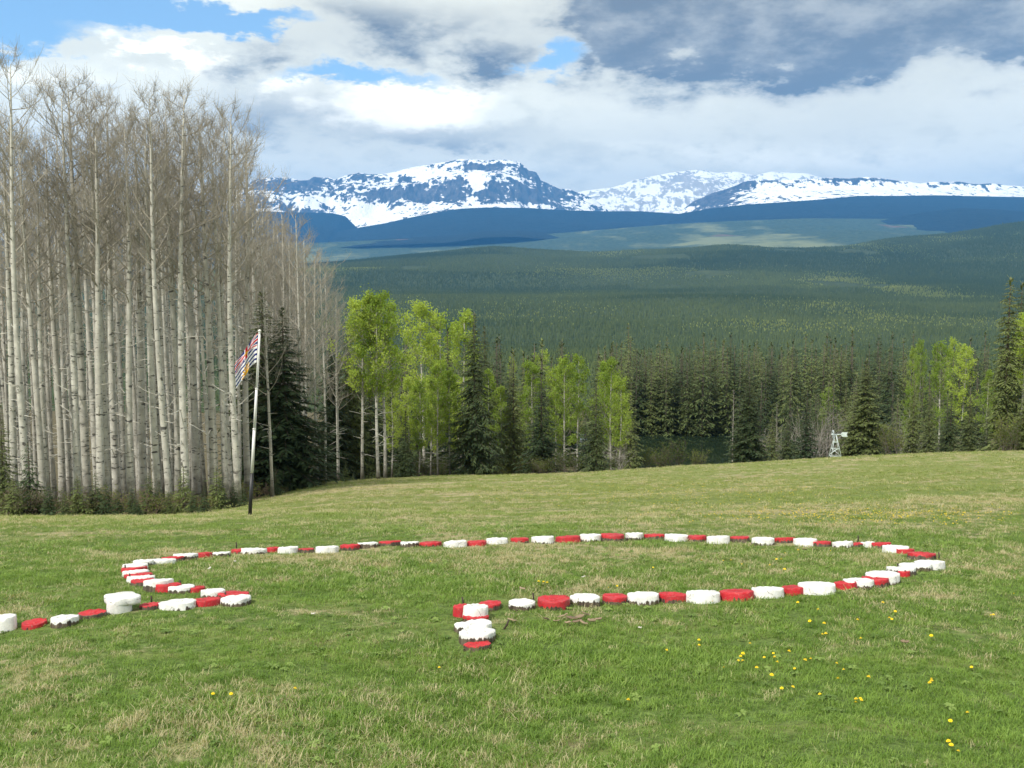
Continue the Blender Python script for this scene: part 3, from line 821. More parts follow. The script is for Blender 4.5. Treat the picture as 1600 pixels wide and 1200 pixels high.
def build_spruces():
    S = [(414, 47, 455, 'B', 1.35, "dark spruce directly behind the flagpole, left one of the pair"),
         (445, 46, 480, 'B', 1.5, "big dark spruce right of the flag behind a slender aspen"),
         (398, 58, 560, 'M', 1., "dark spruce half hidden by trunks behind the flag"),
         (522, 62, 520, 'B', .95, "dark spruce behind the rightmost bare aspen"),
         (548, 64, 505, 'B', 1., "dark spruce under the leftmost leafy crown"),
         (580, 66, 560, 'M', 1.1, "dark spruce behind the twin white aspen trunks"),
         (4, 33, 628, 'M', 1.2, "dark spruce cut off by the left edge of the picture"),
         (635, 56, 640, 'M', 1.15, "small dark pointed spruce standing on the meadow edge"),
         (700, 68, 513, 'M', .9, "narrow spruce top left of the tallest broad spruce"),
         (741, 60, 485, 'B', .85, "tallest broad spruce on the forest edge in mid picture"),
         (757, 68, 508, 'B', .8, "spruce crowding the right flank of the tallest broad spruce"),
         (776, 76, 532, 'M', 1., "dark spruce in the row right of the tallest broad spruce"),
         (803, 70, 545, 'M', 1.1, "dark full spruce midway between the tall spruce and the lime aspens"),
         (846, 66, 578, 'M', 1.35, "layered dark spruce left of the lime aspen clump"),
         (818, 80, 548, 'M', 1., "spruce rising behind the layered dark spruce"),
         (862, 84, 556, 'M', 1., "spruce rising just behind the left lime aspen"),
         (931, 64, 590, 'M', 1., "dark open spruce amid the lime aspen clump"),
         (915, 70, 640, 'M', 1.3, "short dark spruce at the foot of the lime aspen clump"),
         (985, 92, 590, 'M', 1., "dark spruce on the left shore of the lake"),
         (1168, 70, 588, 'B', 1.35, "broad spruce right of the lake with full skirts"),
         (1205, 82, 640, 'M', 1.3, "small spruce right of the broad lakeside spruce"),
         (1258, 76, 606, 'M', 1.35, "spruce left of the little windmill"),
         (1228, 80, 650, 'M', 1.4, "short spruce left of the spruce near the windmill"),
         (1349, 70, 560, 'B', 1.35, "big full spruce just right of the little windmill"),
         (1318, 96, 600, 'M', 1.1, "spruce showing behind the little windmill"),
         (1392, 84, 640, 'M', 1.2, "small spruce right of the big windmill spruce"),
         (1424, 80, 588, 'M', 1., "spruce midway along the right-hand forest edge"),
         (1449, 76, 606, 'M', 1.1, "dark spruce left of the pale aspen pair"),
         (1483, 78, 612, 'M', 1.2, "dark spruce in front of the pale aspen pair"),
         (1512, 72, 600, 'M', 1.1, "dark spruce right of the pale aspen pair"),
         (1540, 70, 630, 'M', 1.2, "lower dark spruce left of the tall right-hand spire"),
         (1566, 54, 432, 'S', 1.1, "tallest narrow spruce spire at right"),
         (1584, 58, 440, 'S', .95, "second narrow spruce spire beside the tallest at right"),
         (1606, 52, 560, 'B', 1., "dense spruce cut off by the right edge of the picture")]
    for i, (px, D, top, k, w, lab) in enumerate(S):
        p, h = tree_height(px, top, D)
        pr = {'B': BIGS, 'M': MIDS, 'S': SPIRE}[k]
        plant("spruce_tree", pr[i % len(pr)], p, h, 12, lab, "tree", "spruces along the forest edge", wide=w)
    r = random.Random(3); n = 0
    # the dense stand round the lake and beyond
    spots = []
    while n < 200:
        D = r.uniform(160, 215); px = r.uniform(930, 1660)
        x, y, z = at_depth(px, D)
        if any((x - a) ** 2 + (y - b) ** 2 < 3 for a, b in spots): continue
        spots.append((x, y)); n += 1
        top = r.gauss(545, 12); p, h = tree_height(px, top, D)
        plant("spruce_tree", r.choice(FARS), p, h, 12, "dark spruce in the dense stand beyond the lake", "tree", "spruces of the stand beyond the lake", wide=r.uniform(1.05, 1.5))
    n = 0
    while n < 24:                                     # right at the far shore
        px = r.uniform(950, 1180); D = r.uniform(158.5, 166)
        x, y, z = at_depth(px, D)
        if any((x - a) ** 2 + (y - b) ** 2 < 1.5 for a, b in spots): n += .2; continue
        spots.append((x, y)); n += 1
        p, h = tree_height(px, r.gauss(556, 12), D)
        plant("spruce_tree", r.choice(FARS), p, h, 12, "spruce standing right at the far shore of the lake", "tree", "spruces on the far shore", wide=r.uniform(1.0, 1.3))
    n = 0
    while n < 50:
        D = r.uniform(95, 170); px = r.uniform(560, 985)
        if px > 940 and 125 < D < 162: continue
        x, y, z = at_depth(px, D)
        if any((x - a) ** 2 + (y - b) ** 2 < 5 for a, b in spots): continue
        spots.append((x, y)); n += 1
        p, h = tree_height(px, r.gauss(550, 12), D)
        plant("spruce_tree", r.choice(FARS), p, h, 12, "dark spruce in the wood behind the lime aspens, left of the lake", "tree", "spruces left of the lake", wide=r.uniform(1.1, 1.5))
    n = 0
    while n < 34:
        D = r.uniform(95, 155); px = r.uniform(1185, 1640)
        if px < 1215 and D > 118: continue
        x, y, z = at_depth(px, D)
        if any((x - a) ** 2 + (y - b) ** 2 < 5 for a, b in spots): continue
        spots.append((x, y)); n += 1
        p, h = tree_height(px, r.uniform(575, 640), D)
        plant("spruce_tree", r.choice(FARS), p, h, 12, "dark spruce in the wood behind the windmill, right of the lake", "tree", "spruces right of the lake", wide=r.uniform(1, 1.35))
    # young spruces at the foot of the grove
    Y = [(45, 34, 690), (120, 33, 742), (148, 33.5, 735), (232, 34, 738), (287, 35, 726), (338, 35.5, 728), (346, 36, 742), (182, 33, 762), (262, 33.5, 765),
         (430, 43, 728), (448, 45, 738), (470, 46, 745), (540, 52, 722), (552, 53, 738), (300, 33, 762), (20, 33, 745), (75, 33, 752), (100, 32.5, 768), (165, 33, 748), (205, 33, 757), (212, 32.5, 772), (248, 34, 748), (318, 33.5, 755), (365, 36, 748), (380, 37, 752)]
    for i, (px, D, top) in enumerate(sorted(Y)):
        D = D - 1.7 if D < 38 else D
        p, h = tree_height(px, top, D)
        plant("spruce_sapling", YOUNG[i % 2], p, h, 3, "knee to head high young spruce, %s from the left along the forest foot" % ORD[i], "sapling", "young spruces at the forest foot", wide=r.uniform(.9, 1.25))
build_spruces()

SHRUBS = [shrub(400, 1.2, 18, 800), shrub(401, 1.2, 22, 520), shrub(402, 1.2, 20, 0)]
GREENB = [shrub(405, 1.2, 14, 1100, M_SBARK), shrub(406, 1.2, 16, 900, M_SBARK)]
GREYS = [shrub(410, 3.0, 16, 0, M_DEAD), shrub(411, 3.0, 20, 0, M_DEAD)]
def build_shrubs():
    r = random.Random(21)
    for k in range(26):
        px = -60 + 520 * (k + r.random()) / 26
        edge = 31.5 if px < 300 else 31.5 + (px - 300) * .085
        p = at_depth(px, edge + r.uniform(0, 5))
        plant("shrub", SHRUBS[k % 3], p, r.uniform(.35, .85), 1.2, "low reddish twiggy shrub with first leaves along the foot of the bare grove", "shrub", "shrubs at the foot of the grove",
              parts=("stems", "foliage"), wide=r.uniform(.9, 1.5))
    for k in range(18):
        px = 520 + 460 * (k + r.random()) / 18
        p = at_depth(px, r.uniform(60, 70))
        plant("shrub", GREENB[k % 2], p, r.uniform(.7, 1.5), 1.2, "low bush in the shade below the leafy aspens and spruces", "shrub", "bushes below the forest edge",
              parts=("stems", "foliage"), wide=r.uniform(1, 1.4))
    for i, (px, D, h, lab) in enumerate([(1270, 92, 4.6, "grey leafless willow behind the windmill, left one"), (1290, 95, 4.8, "grey leafless willow behind the windmill, right one"),
                                         (966, 74, 2.6, "grey leafless bush at the right foot of the lime aspens"), (1412, 92, 3.6, "grey leafless bush among the right-hand spruces"),
                                         (1215, 98, 4.0, "grey leafless bush right of the broad lakeside spruce")]):
        plant("bare_bush", GREYS[i % 2], at_depth(px, D), h, 3, lab, "bush", "grey leafless bushes", parts=("stems", "foliage"), wide=.9)
    for i, (px, D, h, lab) in enumerate([(1056, 108, 3.4, "light green bush standing before the lake"), (1035, 112, 2.6, "small green bush left of the bush before the lake"),
                                         (1010, 116, 2.2, "low bush at the left of the lake view"), (1086, 110, 2.2, "low green bush right of the bush before the lake"),
                                         (1394, 68, 1.9, "bright green young bush right of the windmill spruce"), (1568, 52, 1.7, "bright green bush at the foot of the tall right spruce"),
                                         (1580, 51, 1.3, "low bright green bush at the right end of the meadow edge")]):
        plant("bush", GREENB[i % 2], at_depth(px, D), h, 1.2, lab, "bush", "green bushes by the lake and meadow edge", parts=("stems", "foliage"), wide=.9)
    # dead standing trees on the far shore
    rngd = np.random.default_rng(9)
    sn = aspen(140, 14, .25, 26, 3, 1, .5, r0=.10)
    for i, (px, D, top, lab) in enumerate([(1034, 163, 590, "bleached dead tree on the far lake shore, leftmost"), (1052, 166, 600, "bleached dead tree on the far shore between two others"),
                                           (1069, 162, 594, "bleached dead tree on the far lake shore, third from left"), (1101, 165, 596, "thin dead tree on the far shore above the lake middle"),
                                           (1144, 96, 608, "dead grey tree left behind the broad lakeside spruce"), (1212, 100, 630, "dead grey stem right of the broad lakeside spruce")]):
        p, h = tree_height(px, top, D)
        e = plant("dead_tree", (sn[0], sn[1]), p, h, 14, lab, "tree", "dead standing trees by the lake", wide=1.0)
        for c in e.children:
            c.material_slots[0].link = 'OBJECT'; c.material_slots[0].material = M_DEAD
build_shrubs()

# ------------------------------------------------------------------ scattered stuff (instances)
def scatter(name, label, P, rot, scl, tint, protos, idx):
    me = bpy.data.meshes.new(name)
    me.vertices.add(len(P)); me.vertices.foreach_set('co', np.asarray(P, np.float32).ravel())
    a = me.attributes.new('rot', 'FLOAT_VECTOR', 'POINT'); a.data.foreach_set('vector', np.asarray(rot, np.float32).ravel())
    a = me.attributes.new('scl', 'FLOAT_VECTOR', 'POINT'); a.data.foreach_set('vector', np.asarray(scl, np.float32).ravel())
    float_attr(me, 'tint', tint)
    a = me.attributes.new('idx', 'INT', 'POINT'); a.data.foreach_set('value', np.asarray(idx, np.int32))
    g = bpy.data.node_groups.new(name + "_scatter", 'GeometryNodeTree')
    g.interface.new_socket('Geometry', in_out='INPUT', socket_type='NodeSocketGeometry')
    g.interface.new_socket('Geometry', in_out='OUTPUT', socket_type='NodeSocketGeometry')
    n, l = g.nodes, g.links
    gi, go = n.new('NodeGroupInput'), n.new('NodeGroupOutput')
    iop = n.new('GeometryNodeInstanceOnPoints'); join = n.new('GeometryNodeJoinGeometry')
    for p in reversed(protos):
        oi = n.new('GeometryNodeObjectInfo'); oi.inputs['Object'].default_value = p; oi.inputs['As Instance'].default_value = True
        l.new(oi.outputs['Geometry'], join.inputs[0])
    def attr(nm, typ):
        a = n.new('GeometryNodeInputNamedAttribute'); a.data_type = typ; a.inputs[0].default_value = nm
        return a.outputs[0]
    l.new(gi.outputs[0], iop.inputs['Points']); l.new(join.outputs[0], iop.inputs['Instance'])
    iop.inputs['Pick Instance'].default_value = True
    l.new(attr('idx', 'INT'), iop.inputs['Instance Index'])
    r = n.new('FunctionNodeEulerToRotation'); l.new(attr('rot', 'FLOAT_VECTOR'), r.inputs[0]); l.new(r.outputs[0], iop.inputs['Rotation'])
    l.new(attr('scl', 'FLOAT_VECTOR'), iop.inputs['Scale'])
    l.new(iop.outputs[0], go.inputs[0])
    o = obj(name, me); md = o.modifiers.new("scatter", 'NODES'); md.node_group = g
    return tag(o, label, kind='stuff')
def proto(name, me): return bpy.data.objects.new(name, me)        # never linked: only a source of instances

def instancer_tint(nt):
    a = nt.node('ShaderNodeAttribute', attribute_type='INSTANCER', attribute_name='tint'); return a.outputs['Fac']

def far_forest():
    m, nt, out = material("far_conifer_needles")
    t = instancer_tint(nt); pos = nt.node('ShaderNodeNewGeometry').outputs['Position']
    n = nt.noise(pos, .35, 2, .6)
    c = nt.mix(t, (.048, .074, .028), (.128, .162, .054))
    c = nt.mix(nt.math('MULTIPLY', n, .4), c, (.035, .055, .022))
    principled(nt, out, c, .9, None, .05)
    m2, nt, out = material("far_aspen_leaves")
    t = instancer_tint(nt)
    principled(nt, out, nt.mix(t, (.17, .21, .06), (.33, .37, .11)), .9, None, .05)
    con = []
    for i in range(4):
        rng = np.random.default_rng(500 + i); mb = MB()
        for k in range(8):                                       # ragged skirts
            z1 = 18 * (k / 8) ** .9; R = 3.0 * (1 - k / 8.3) ** .8 + .15; z2 = z1 + 18 / 8 * 2.2; nn = 9
            a = np.arange(nn) * 2 * math.pi / nn + rng.uniform(0, 1); rr = R * rng.uniform(.55, 1.2, nn)
            A = np.c_[np.cos(a) * rr, np.sin(a) * rr, z1 + rng.uniform(-.7, .7, nn)]
            B = np.c_[np.cos(a + .8) * rr * .75, np.sin(a + .8) * rr * .75, z1 + .6 + rng.uniform(-.3, .5, nn)]
            mb.tris(A, B, np.tile([0, 0, min(18.6, z2)], (nn, 1)))
        con.append(proto("conifer_source", mb.mesh("conifer_source", [m])))
    dec = []
    for i in range(2):
        rng = np.random.default_rng(520 + i); mb = MB()
        c = unit(rng.normal(0, 1, (130, 3))) * rng.uniform(.5, 1, (130, 1)) * [2.6, 2.6, 5.2] + [0, 0, 9.5]
        leaf_quads(mb, rng, c, 2.0, 0)
        mb.tube([(0, 0, 0), (0, 0, 9)], [.2, .1], 4)
        dec.append(proto("deciduous_source", mb.mesh("deciduous_source", [m2])))
    rng = np.random.default_rng(77)
    N = 300000
    D = np.sqrt(rng.uniform(600 ** 2, 4750 ** 2, N)); D = np.where(rng.random(N) < .35, rng.uniform(800, 4750, N), D)
    u = rng.uniform(-.56, .56, N); x = u * D
    keep = (u > -.30) | (rng.random(N) < .25)
    D, x = D[keep], x[keep]
    z = valley_z(x, D)
    patch = fbm(x / 420, D / 900, 4, 81); clear = fbm(x / 300, D / 700, 4, 83)
    band = np.exp(-((D - 3350) / 420) ** 2) * .34 + np.exp(-((D - 1600) / 300) ** 2) * .03
    decid = (patch + band + rng.normal(0, .10, len(D))) > .38
    pxv = 800 + F * x / D
    decid |= (patch * .6 + .62 * np.exp(-((D - 3300) / 330) ** 2) * (np.exp(-((pxv - 930) / 170) ** 2) + .45 * np.exp(-((pxv - 1300) / 200) ** 2)) + rng.normal(0, .14, len(D))) > .42
    gap = (clear > .55) & (D > 2600)
    ok = ~gap
    age = .75 + .35 * fbm(x / 250, D / 500, 3, 88)
    s = (age * rng.uniform(.65, 1.1, len(D)) * np.interp(D, [800, 2500, 4600], [.40, .52, .72]))[:, None] * np.array([1, 1, 1])[None]
    s[:, :2] *= rng.uniform(.85, 1.5, (len(D), 1)); s[:, 2] *= np.where(rng.random(len(D)) < .06, 1.35, 1)
    rot = np.c_[rng.normal(0, .03, len(D)), rng.normal(0, .03, len(D)), rng.uniform(0, 6.28, len(D))]
    stand = np.where(fbm(x / 600, D / 380, 2, 95) > .12, -.28, 0) + np.where((D > 3500) & (pxv > 1040), -.22, 0) + np.where((D > 4000) & (pxv < 800), -.25, 0)     # darker stands by patch and region
    tint = np.clip(.5 + .5 * fbm(x / 350, D / 600, 3, 90) + stand + rng.normal(0, .17, len(D)), 0, 1)
    P = np.c_[x, D, z - .5]
    a = ok & ~decid
    scatter("conifer_forest", "dark conifer forest covering the far valley side", P[a], rot[a], s[a], tint[a], con, rng.integers(0, 4, a.sum()))
    a = ok & decid
    scatter("aspen_groves", "light green aspen groves scattered through the far forest", P[a], rot[a], s[a] * .8, tint[a], dec, rng.integers(0, 2, a.sum()))
far_forest()

# ------------------------------------------------------------------ ring of painted log slices
def paint_material(name, col, wear):
    m, nt, out = material(name)
    oc = nt.node('ShaderNodeTexCoord').outputs['Object']
    rnd = rnd_info(nt)
    off = nt.vmath('ADD', oc, nt.vmath('MULTIPLY', (41.7, 23.3, 3.1), rnd))
    up = nt.node('ShaderNodeAttribute', attribute_name='up').outputs['Fac']       # height of the bare foot of the slice, in metres
    n = nt.noise(off, 9, 4, .65); n2 = nt.noise(nt.scale(off, (1, 1, .12)), 34, 3, .6); n3 = nt.noise(off, 55, 3, .7)
    edge = nt.math('ADD', up, nt.math('ADD', nt.math('MULTIPLY_ADD', n2, .075, -.0375), nt.math('MULTIPLY_ADD', n, .06, -.03)))
    paint = nt.ramp(edge, .028, .036)
    chips = nt.ramp(nt.math('ADD', nt.math('MULTIPLY', n, .6), nt.math('MULTIPLY', n3, .4)), wear, wear + .05, 1, .25)
    bark = nt.mix(nt.ramp(n2, .3, .7), (.035, .025, .018), (.13, .10, .07))
    c = nt.mix(nt.ramp(n, .3, .75), col, tuple(v * .72 for v in col))
    c = nt.mix(nt.ramp(n3, .52, .75, 0, .4), c, (.28, .25, .2))
    c = nt.mix(nt.math('MULTIPLY', nt.ramp(nt.noise(off, 2.6, 4, .7), .5, .72), .5), c, tuple(v * .45 + .04 for v in col))
    crack = nt.node('ShaderNodeTexVoronoi', feature='DISTANCE_TO_EDGE'); nt.put(crack.inputs['Vector'], nt.vmath('ADD', off, nt.vmath('MULTIPLY', nt.noise(off, 14, 2, .5, col=True), (.06, .06, .06)))); crack.inputs['Scale'].default_value = 5.5
    c = nt.mix(nt.math('MULTIPLY', nt.ramp(crack.outputs[0], .0, .022, 1, 0), nt.ramp(n, .45, .6, 0, .75)), c, (.06, .045, .035))
    c = nt.mix(nt.math('MULTIPLY', paint, chips), bark, c)
    principled(nt, out, c, nt.ramp(n, .3, .7, .45, .7), bump(nt, nt.math('ADD', n3, n2), .35, .006), .35)
    return m
M_WHITE = paint_material("white_paint", (.75, .75, .73), .64)
M_RED = paint_material("red_paint", (.46, .014, .024), .66)
m_, nt_, o_ = material("rusty_steel"); principled(nt_, o_, (.045, .032, .026), .7)
M_STEEL = m_

def slice_mesh(rng, r, h, mat, dip=0.0, k=30, sink=.03, bare=.0):
    a = np.arange(k) * 2 * math.pi / k
    w = 1 + rng.uniform(.02, .09) * np.sin(2 * a + rng.uniform(0, 6)) + rng.uniform(.01, .05) * np.sin(3 * a + rng.uniform(0, 6)) + .02 * np.sin(5 * a + rng.uniform(0, 6)) + rng.normal(0, .008, k)
    rows = [(1.03, -sink), (1.02, h * .3), (1.0, h * .7), (1.0, h - .006), (.982, h), (.80, h - dip * .6 + .002), (.4, h - dip), (.12, h - dip)]
    V, U = [], []
    for f, z in rows:
        ro = r * f * w
        V.append(np.c_[np.cos(a) * ro, np.sin(a) * ro, z + rng.normal(0, .0035, k) * (f < .99) + .004 * np.sin(a + 1) * (z > 0)]); U += [max(0, z) + (.1 if f < .97 else 0)] * k
    V = np.concatenate(V); n = len(rows)
    i = np.arange(n * k).reshape(n, k); j = np.roll(i, -1, 1)
    q = np.stack([i[:-1], j[:-1], j[1:], i[1:]], -1).reshape(-1, 4)
    V = np.r_[V, [[0, 0, h - dip]]]; U.append(h + .1)
    T = np.r_[q[:, [0, 1, 2]], q[:, [0, 2, 3]], np.c_[i[-1], j[-1], np.full(k, n * k)]]
    me = mesh_from("log_slice", V, T, [mat], smooth=False)
    float_attr(me, 'up', np.array(U) - bare)
    return me

W_, R_ = 'white', 'red'
RING = {
 "in the left tail row": [(5, 957, 38, 23, W_), (53, 966, 40, 6, R_), (100, 959, 45, 10, W_), (144, 952, 43, 7, R_), (234, 943, 32, 5, R_), (278, 937, 58, 6, W_), (323, 933, 42, 8, R_), (369, 930, 49, 9, W_)],
 "in the ring's left bend": [(363, 921, 49, 8, R_), (333, 918, 38, 10, W_), (306, 916, 28, 6, R_), (283, 913, 44, 8, W_), (262, 909, 42, 10, R_), (247, 903, 46, 14, W_), (224, 902, 40, 7, R_), (220, 897, 44, 6, W_),
    (216, 893, 42, 6, R_), (212, 888, 42, 7, W_), (210, 884, 40, 5, R_), (211, 880, 40, 6, W_), (224, 875, 34, 6, W_)],
 "on the ring's far side": [(252, 871, 42, 6, W_), (271, 867, 38, 6, R_), (290, 863, 36, 8, W_), (319, 861, 24, 7, R_), (346, 860, 30, 6, W_), (373, 857, 25, 5, R_), (396, 853, 38, 7, W_), (427, 853, 22, 6, R_), (450, 852, 33, 7, W_),
    (479, 853, 24, 6, R_), (511, 849, 39, 8, W_), (547, 848, 32, 7, R_), (575, 846, 33, 6, W_), (608, 844, 33, 6, R_), (640, 845, 30, 6, W_), (673, 844, 36, 6, R_), (711, 843, 36, 7, W_), (745, 843, 30, 6, R_), (777, 840, 32, 7, W_),
    (812, 839, 29, 6, R_), (848, 835, 36, 8, W_), (888, 833, 38, 9, R_), (923, 831, 33, 10, W_), (957, 830, 37, 11, R_), (991, 830, 31, 10, W_), (1023, 831, 32, 9, R_), (1056, 832, 37, 9, W_), (1089, 834, 29, 9, R_), (1122, 835, 35, 10, W_),
    (1156, 836, 32, 8, R_), (1192, 838, 38, 9, W_), (1227, 838, 31, 7, R_), (1258, 840, 38, 8, W_), (1282, 844, 34, 6, R_), (1316, 845, 34, 6, W_)],
 "in the ring's right bend": [(1340, 847, 20, 5, R_), (1356, 846, 22, 6, W_), (1377, 845, 29, 7, R_), (1400, 849, 43, 9, W_), (1414, 855, 30, 7, R_), (1440, 860, 43, 10, R_), (1452, 872, 45, 10, W_), (1430, 878, 47, 8, W_), (1408, 884, 46, 9, W_), (1412, 890, 20, 9, R_)],
 "on the ring's near side": [(1379, 889, 54, 15, W_), (1366, 897, 45, 12, R_), (1341, 901, 47, 12, W_), (1321, 906, 36, 11, R_), (1276, 907, 55, 13, W_), (1239, 912, 36, 11, R_), (1199, 912, 47, 13, W_), (1151, 918, 54, 13, R_), (1098, 922, 51, 13, W_),
    (1051, 925, 43, 11, R_), (1005, 923, 47, 14, W_), (960, 926, 42, 12, R_), (914, 927, 48, 13, W_), (865, 931, 53, 13, R_), (815, 938, 42, 9, W_), (766, 939, 38, 9, R_)],
 "in the near pile": [(722, 944, 30, 16, R_), (743, 943, 39, 22, W_), (744, 960, 40, 7, R_), (727, 973, 36, 10, W_), (748, 967, 44, 16, W_), (746, 981, 64, 12, W_), (746, 1001, 42, 8, R_)]}
DISCS = []
def build_ring():
    rng = np.random.default_rng(12)
    for where, lst in RING.items():
        cnt = {W_: 0, R_: 0}
        order = sorted(range(len(lst)), key=lambda i: lst[i][0] if 'bend' not in where and 'pile' not in where else -lst[i][1])
        lab = {}
        for i in order:
            c = lst[i][4]; frm = "from the left" if 'bend' not in where and 'pile' not in where else "from the front"
            lab[i] = "%s painted log slice, %s %s %s %s" % (c, ORD[cnt[c]], c, frm, where); cnt[c] += 1
        for i, (px, py, w, hp, c) in enumerate(lst):
            x, y, z = on_ground(px, py + .115 * w + hp)
            r = w * y / F / 2 * .99; h = max(.028, hp * y / F * .82 + .010) + (.006 if c == W_ else 0) + i % 3 * .002
            dip = .02 if (c == R_ and rng.random() < .35) else 0
            me = slice_mesh(rng, r, h, M_WHITE if c == W_ else M_RED, dip, bare=rng.uniform(-.06, .01) + h * .14)
            o = obj("log_slice", me, None, (x, y, z), (.95 * math.atan((gz(x, y + .4) - gz(x, y - .4)) / .8) + rng.normal(0, .022) - (.11 if 'pile' in where else .065), rng.normal(0, .022), 0))
            o.rotation_mode = 'XYZ'
            tag(o, lab[i], "log slice", "painted log slices of the ring")
            DISCS.append((x, y, r))
    # the tall clover-shaped white stump in the trailing row
    x, y, z = on_ground(190, 955)
    e = tag(obj("stump", None, None, (x, y, z)), "tall white stump with a wide lobed slab on top, left of the ring", "stump")
    s = y / F
    me = slice_mesh(rng, 19 * s, 22 * s, M_WHITE, bare=-.05); obj("post", me, e, (-3 * s, 0, 0))
    top = bmesh.new()
    k = 60; a = np.arange(k) * 2 * math.pi / k
    rr = 27 * s * (1 + .10 * np.cos(4 * a + .4) + .03 * np.sin(7 * a))
    zz = [9 * s, 12 * s, 20 * s, 21.5 * s]; ff = [.97, 1, 1, .95]
    V = np.concatenate([np.c_[np.cos(a) * rr * f, np.sin(a) * rr * f * .8, np.full(k, q)] for f, q in zip(ff, zz)] + [np.array([[0, 0, 22 * s], [0, 0, 9 * s]])])
    i = np.arange(4 * k).reshape(4, k); j = np.roll(i, -1, 1)
    q = np.stack([i[:-1], j[:-1], j[1:], i[1:]], -1).reshape(-1, 4)
    T = np.r_[q[:, :3], q[:, [0, 2, 3]], np.c_[i[-1], j[-1], np.full(k, 4 * k)], np.c_[j[0], i[0], np.full(k, 4 * k + 1)]]
    me = mesh_from("slab", V, T, [M_WHITE], smooth=False); float_attr(me, 'up', np.full(len(V), .2)); top.free()
    obj("slab", me, e, (0, .03, 3 * s))
    DISCS.append((x, y, 24 * s))
    # steel pins that hold the slices
    pins = [(369, 857, 8), (281, 921, 10), (202, 908, 9), (195, 894, 9), (236, 943, 8), (352, 938, 10), (186, 955, 14), (723, 952, 14), (833, 944, 13), (787, 984, 14), (1340, 850, 9), (1466, 876, 10), (1402, 893, 9)]
    for i, (px, py, hp) in enumerate(pins):
        x, y, z = on_ground(px, py); mb = MB(); hh = hp * y / F + .02
        mb.tube([(0, 0, -.05), (.006, 0, hh * .5), (0, .004, hh)], [.009, .009, .008], 7)
        where = ["at the back left of the ring", "beside the left bend near its end", "in the left bend", "at the leftmost point of the ring", "in the trailing left row", "at the right end of the trailing row", "on the front of the tall white stump",
                 "behind the near pile", "between the first near-side slices", "leaning right of the near pile", "at the back right of the ring", "at the rightmost point of the ring", "in the right bend"][i]
        tag(obj("steel_pin", mb.mesh("steel_pin", [M_STEEL], True), None, (x, y, z), (0, .5 if i == 9 else .05 * math.sin(i * 7), 0)), "short rusty steel pin " + where, "pin", "steel pins of the ring")
build_ring()

# ------------------------------------------------------------------ flagpole and flag
def flag_colour(s, t):
    """s along the fly 0..1, t down the hoist 0..1: union flag above, wavy bars and a setting sun below"""
    white, blue, red, gold = (.86, .86, .88), (.03, .045, .22), (.62, .03, .06), (.80, .45, .03)
    if t < .42:
        a, b = s, t / .42
        x, y = (a - .5) * 2, (b - .5) * 1.0                      # 2:1 field
        d1, d2 = abs(y * 2 - x), abs(y * 2 + x)
        if (a - .5) ** 2 * 9 + (b - .5) ** 2 * 2.6 < .05 * 1: return gold
        if abs(x) < .10 or abs(y) < .10: return red
        if abs(x) < .17 or abs(y) < .17: return white
        if min(d1, d2) < .09: return red
        if min(d1, d2) < .24: return white
        return blue
    q = (t - .42) / .58
    rr = math.hypot((s - .5) * 1.67 / .97, (1 - q) * .58 / .97)
    ang = math.atan2(1 - q, (s - .5) * 2.4)
    if rr < .17: return gold
    if rr < .40 and math.sin(ang * 17) > .1 - (.40 - rr) * 2: return gold
    wv = q + .035 * math.sin(s * math.pi * 6)
    return white if (wv * 3.5 + 50) % 1 < .58 else blue

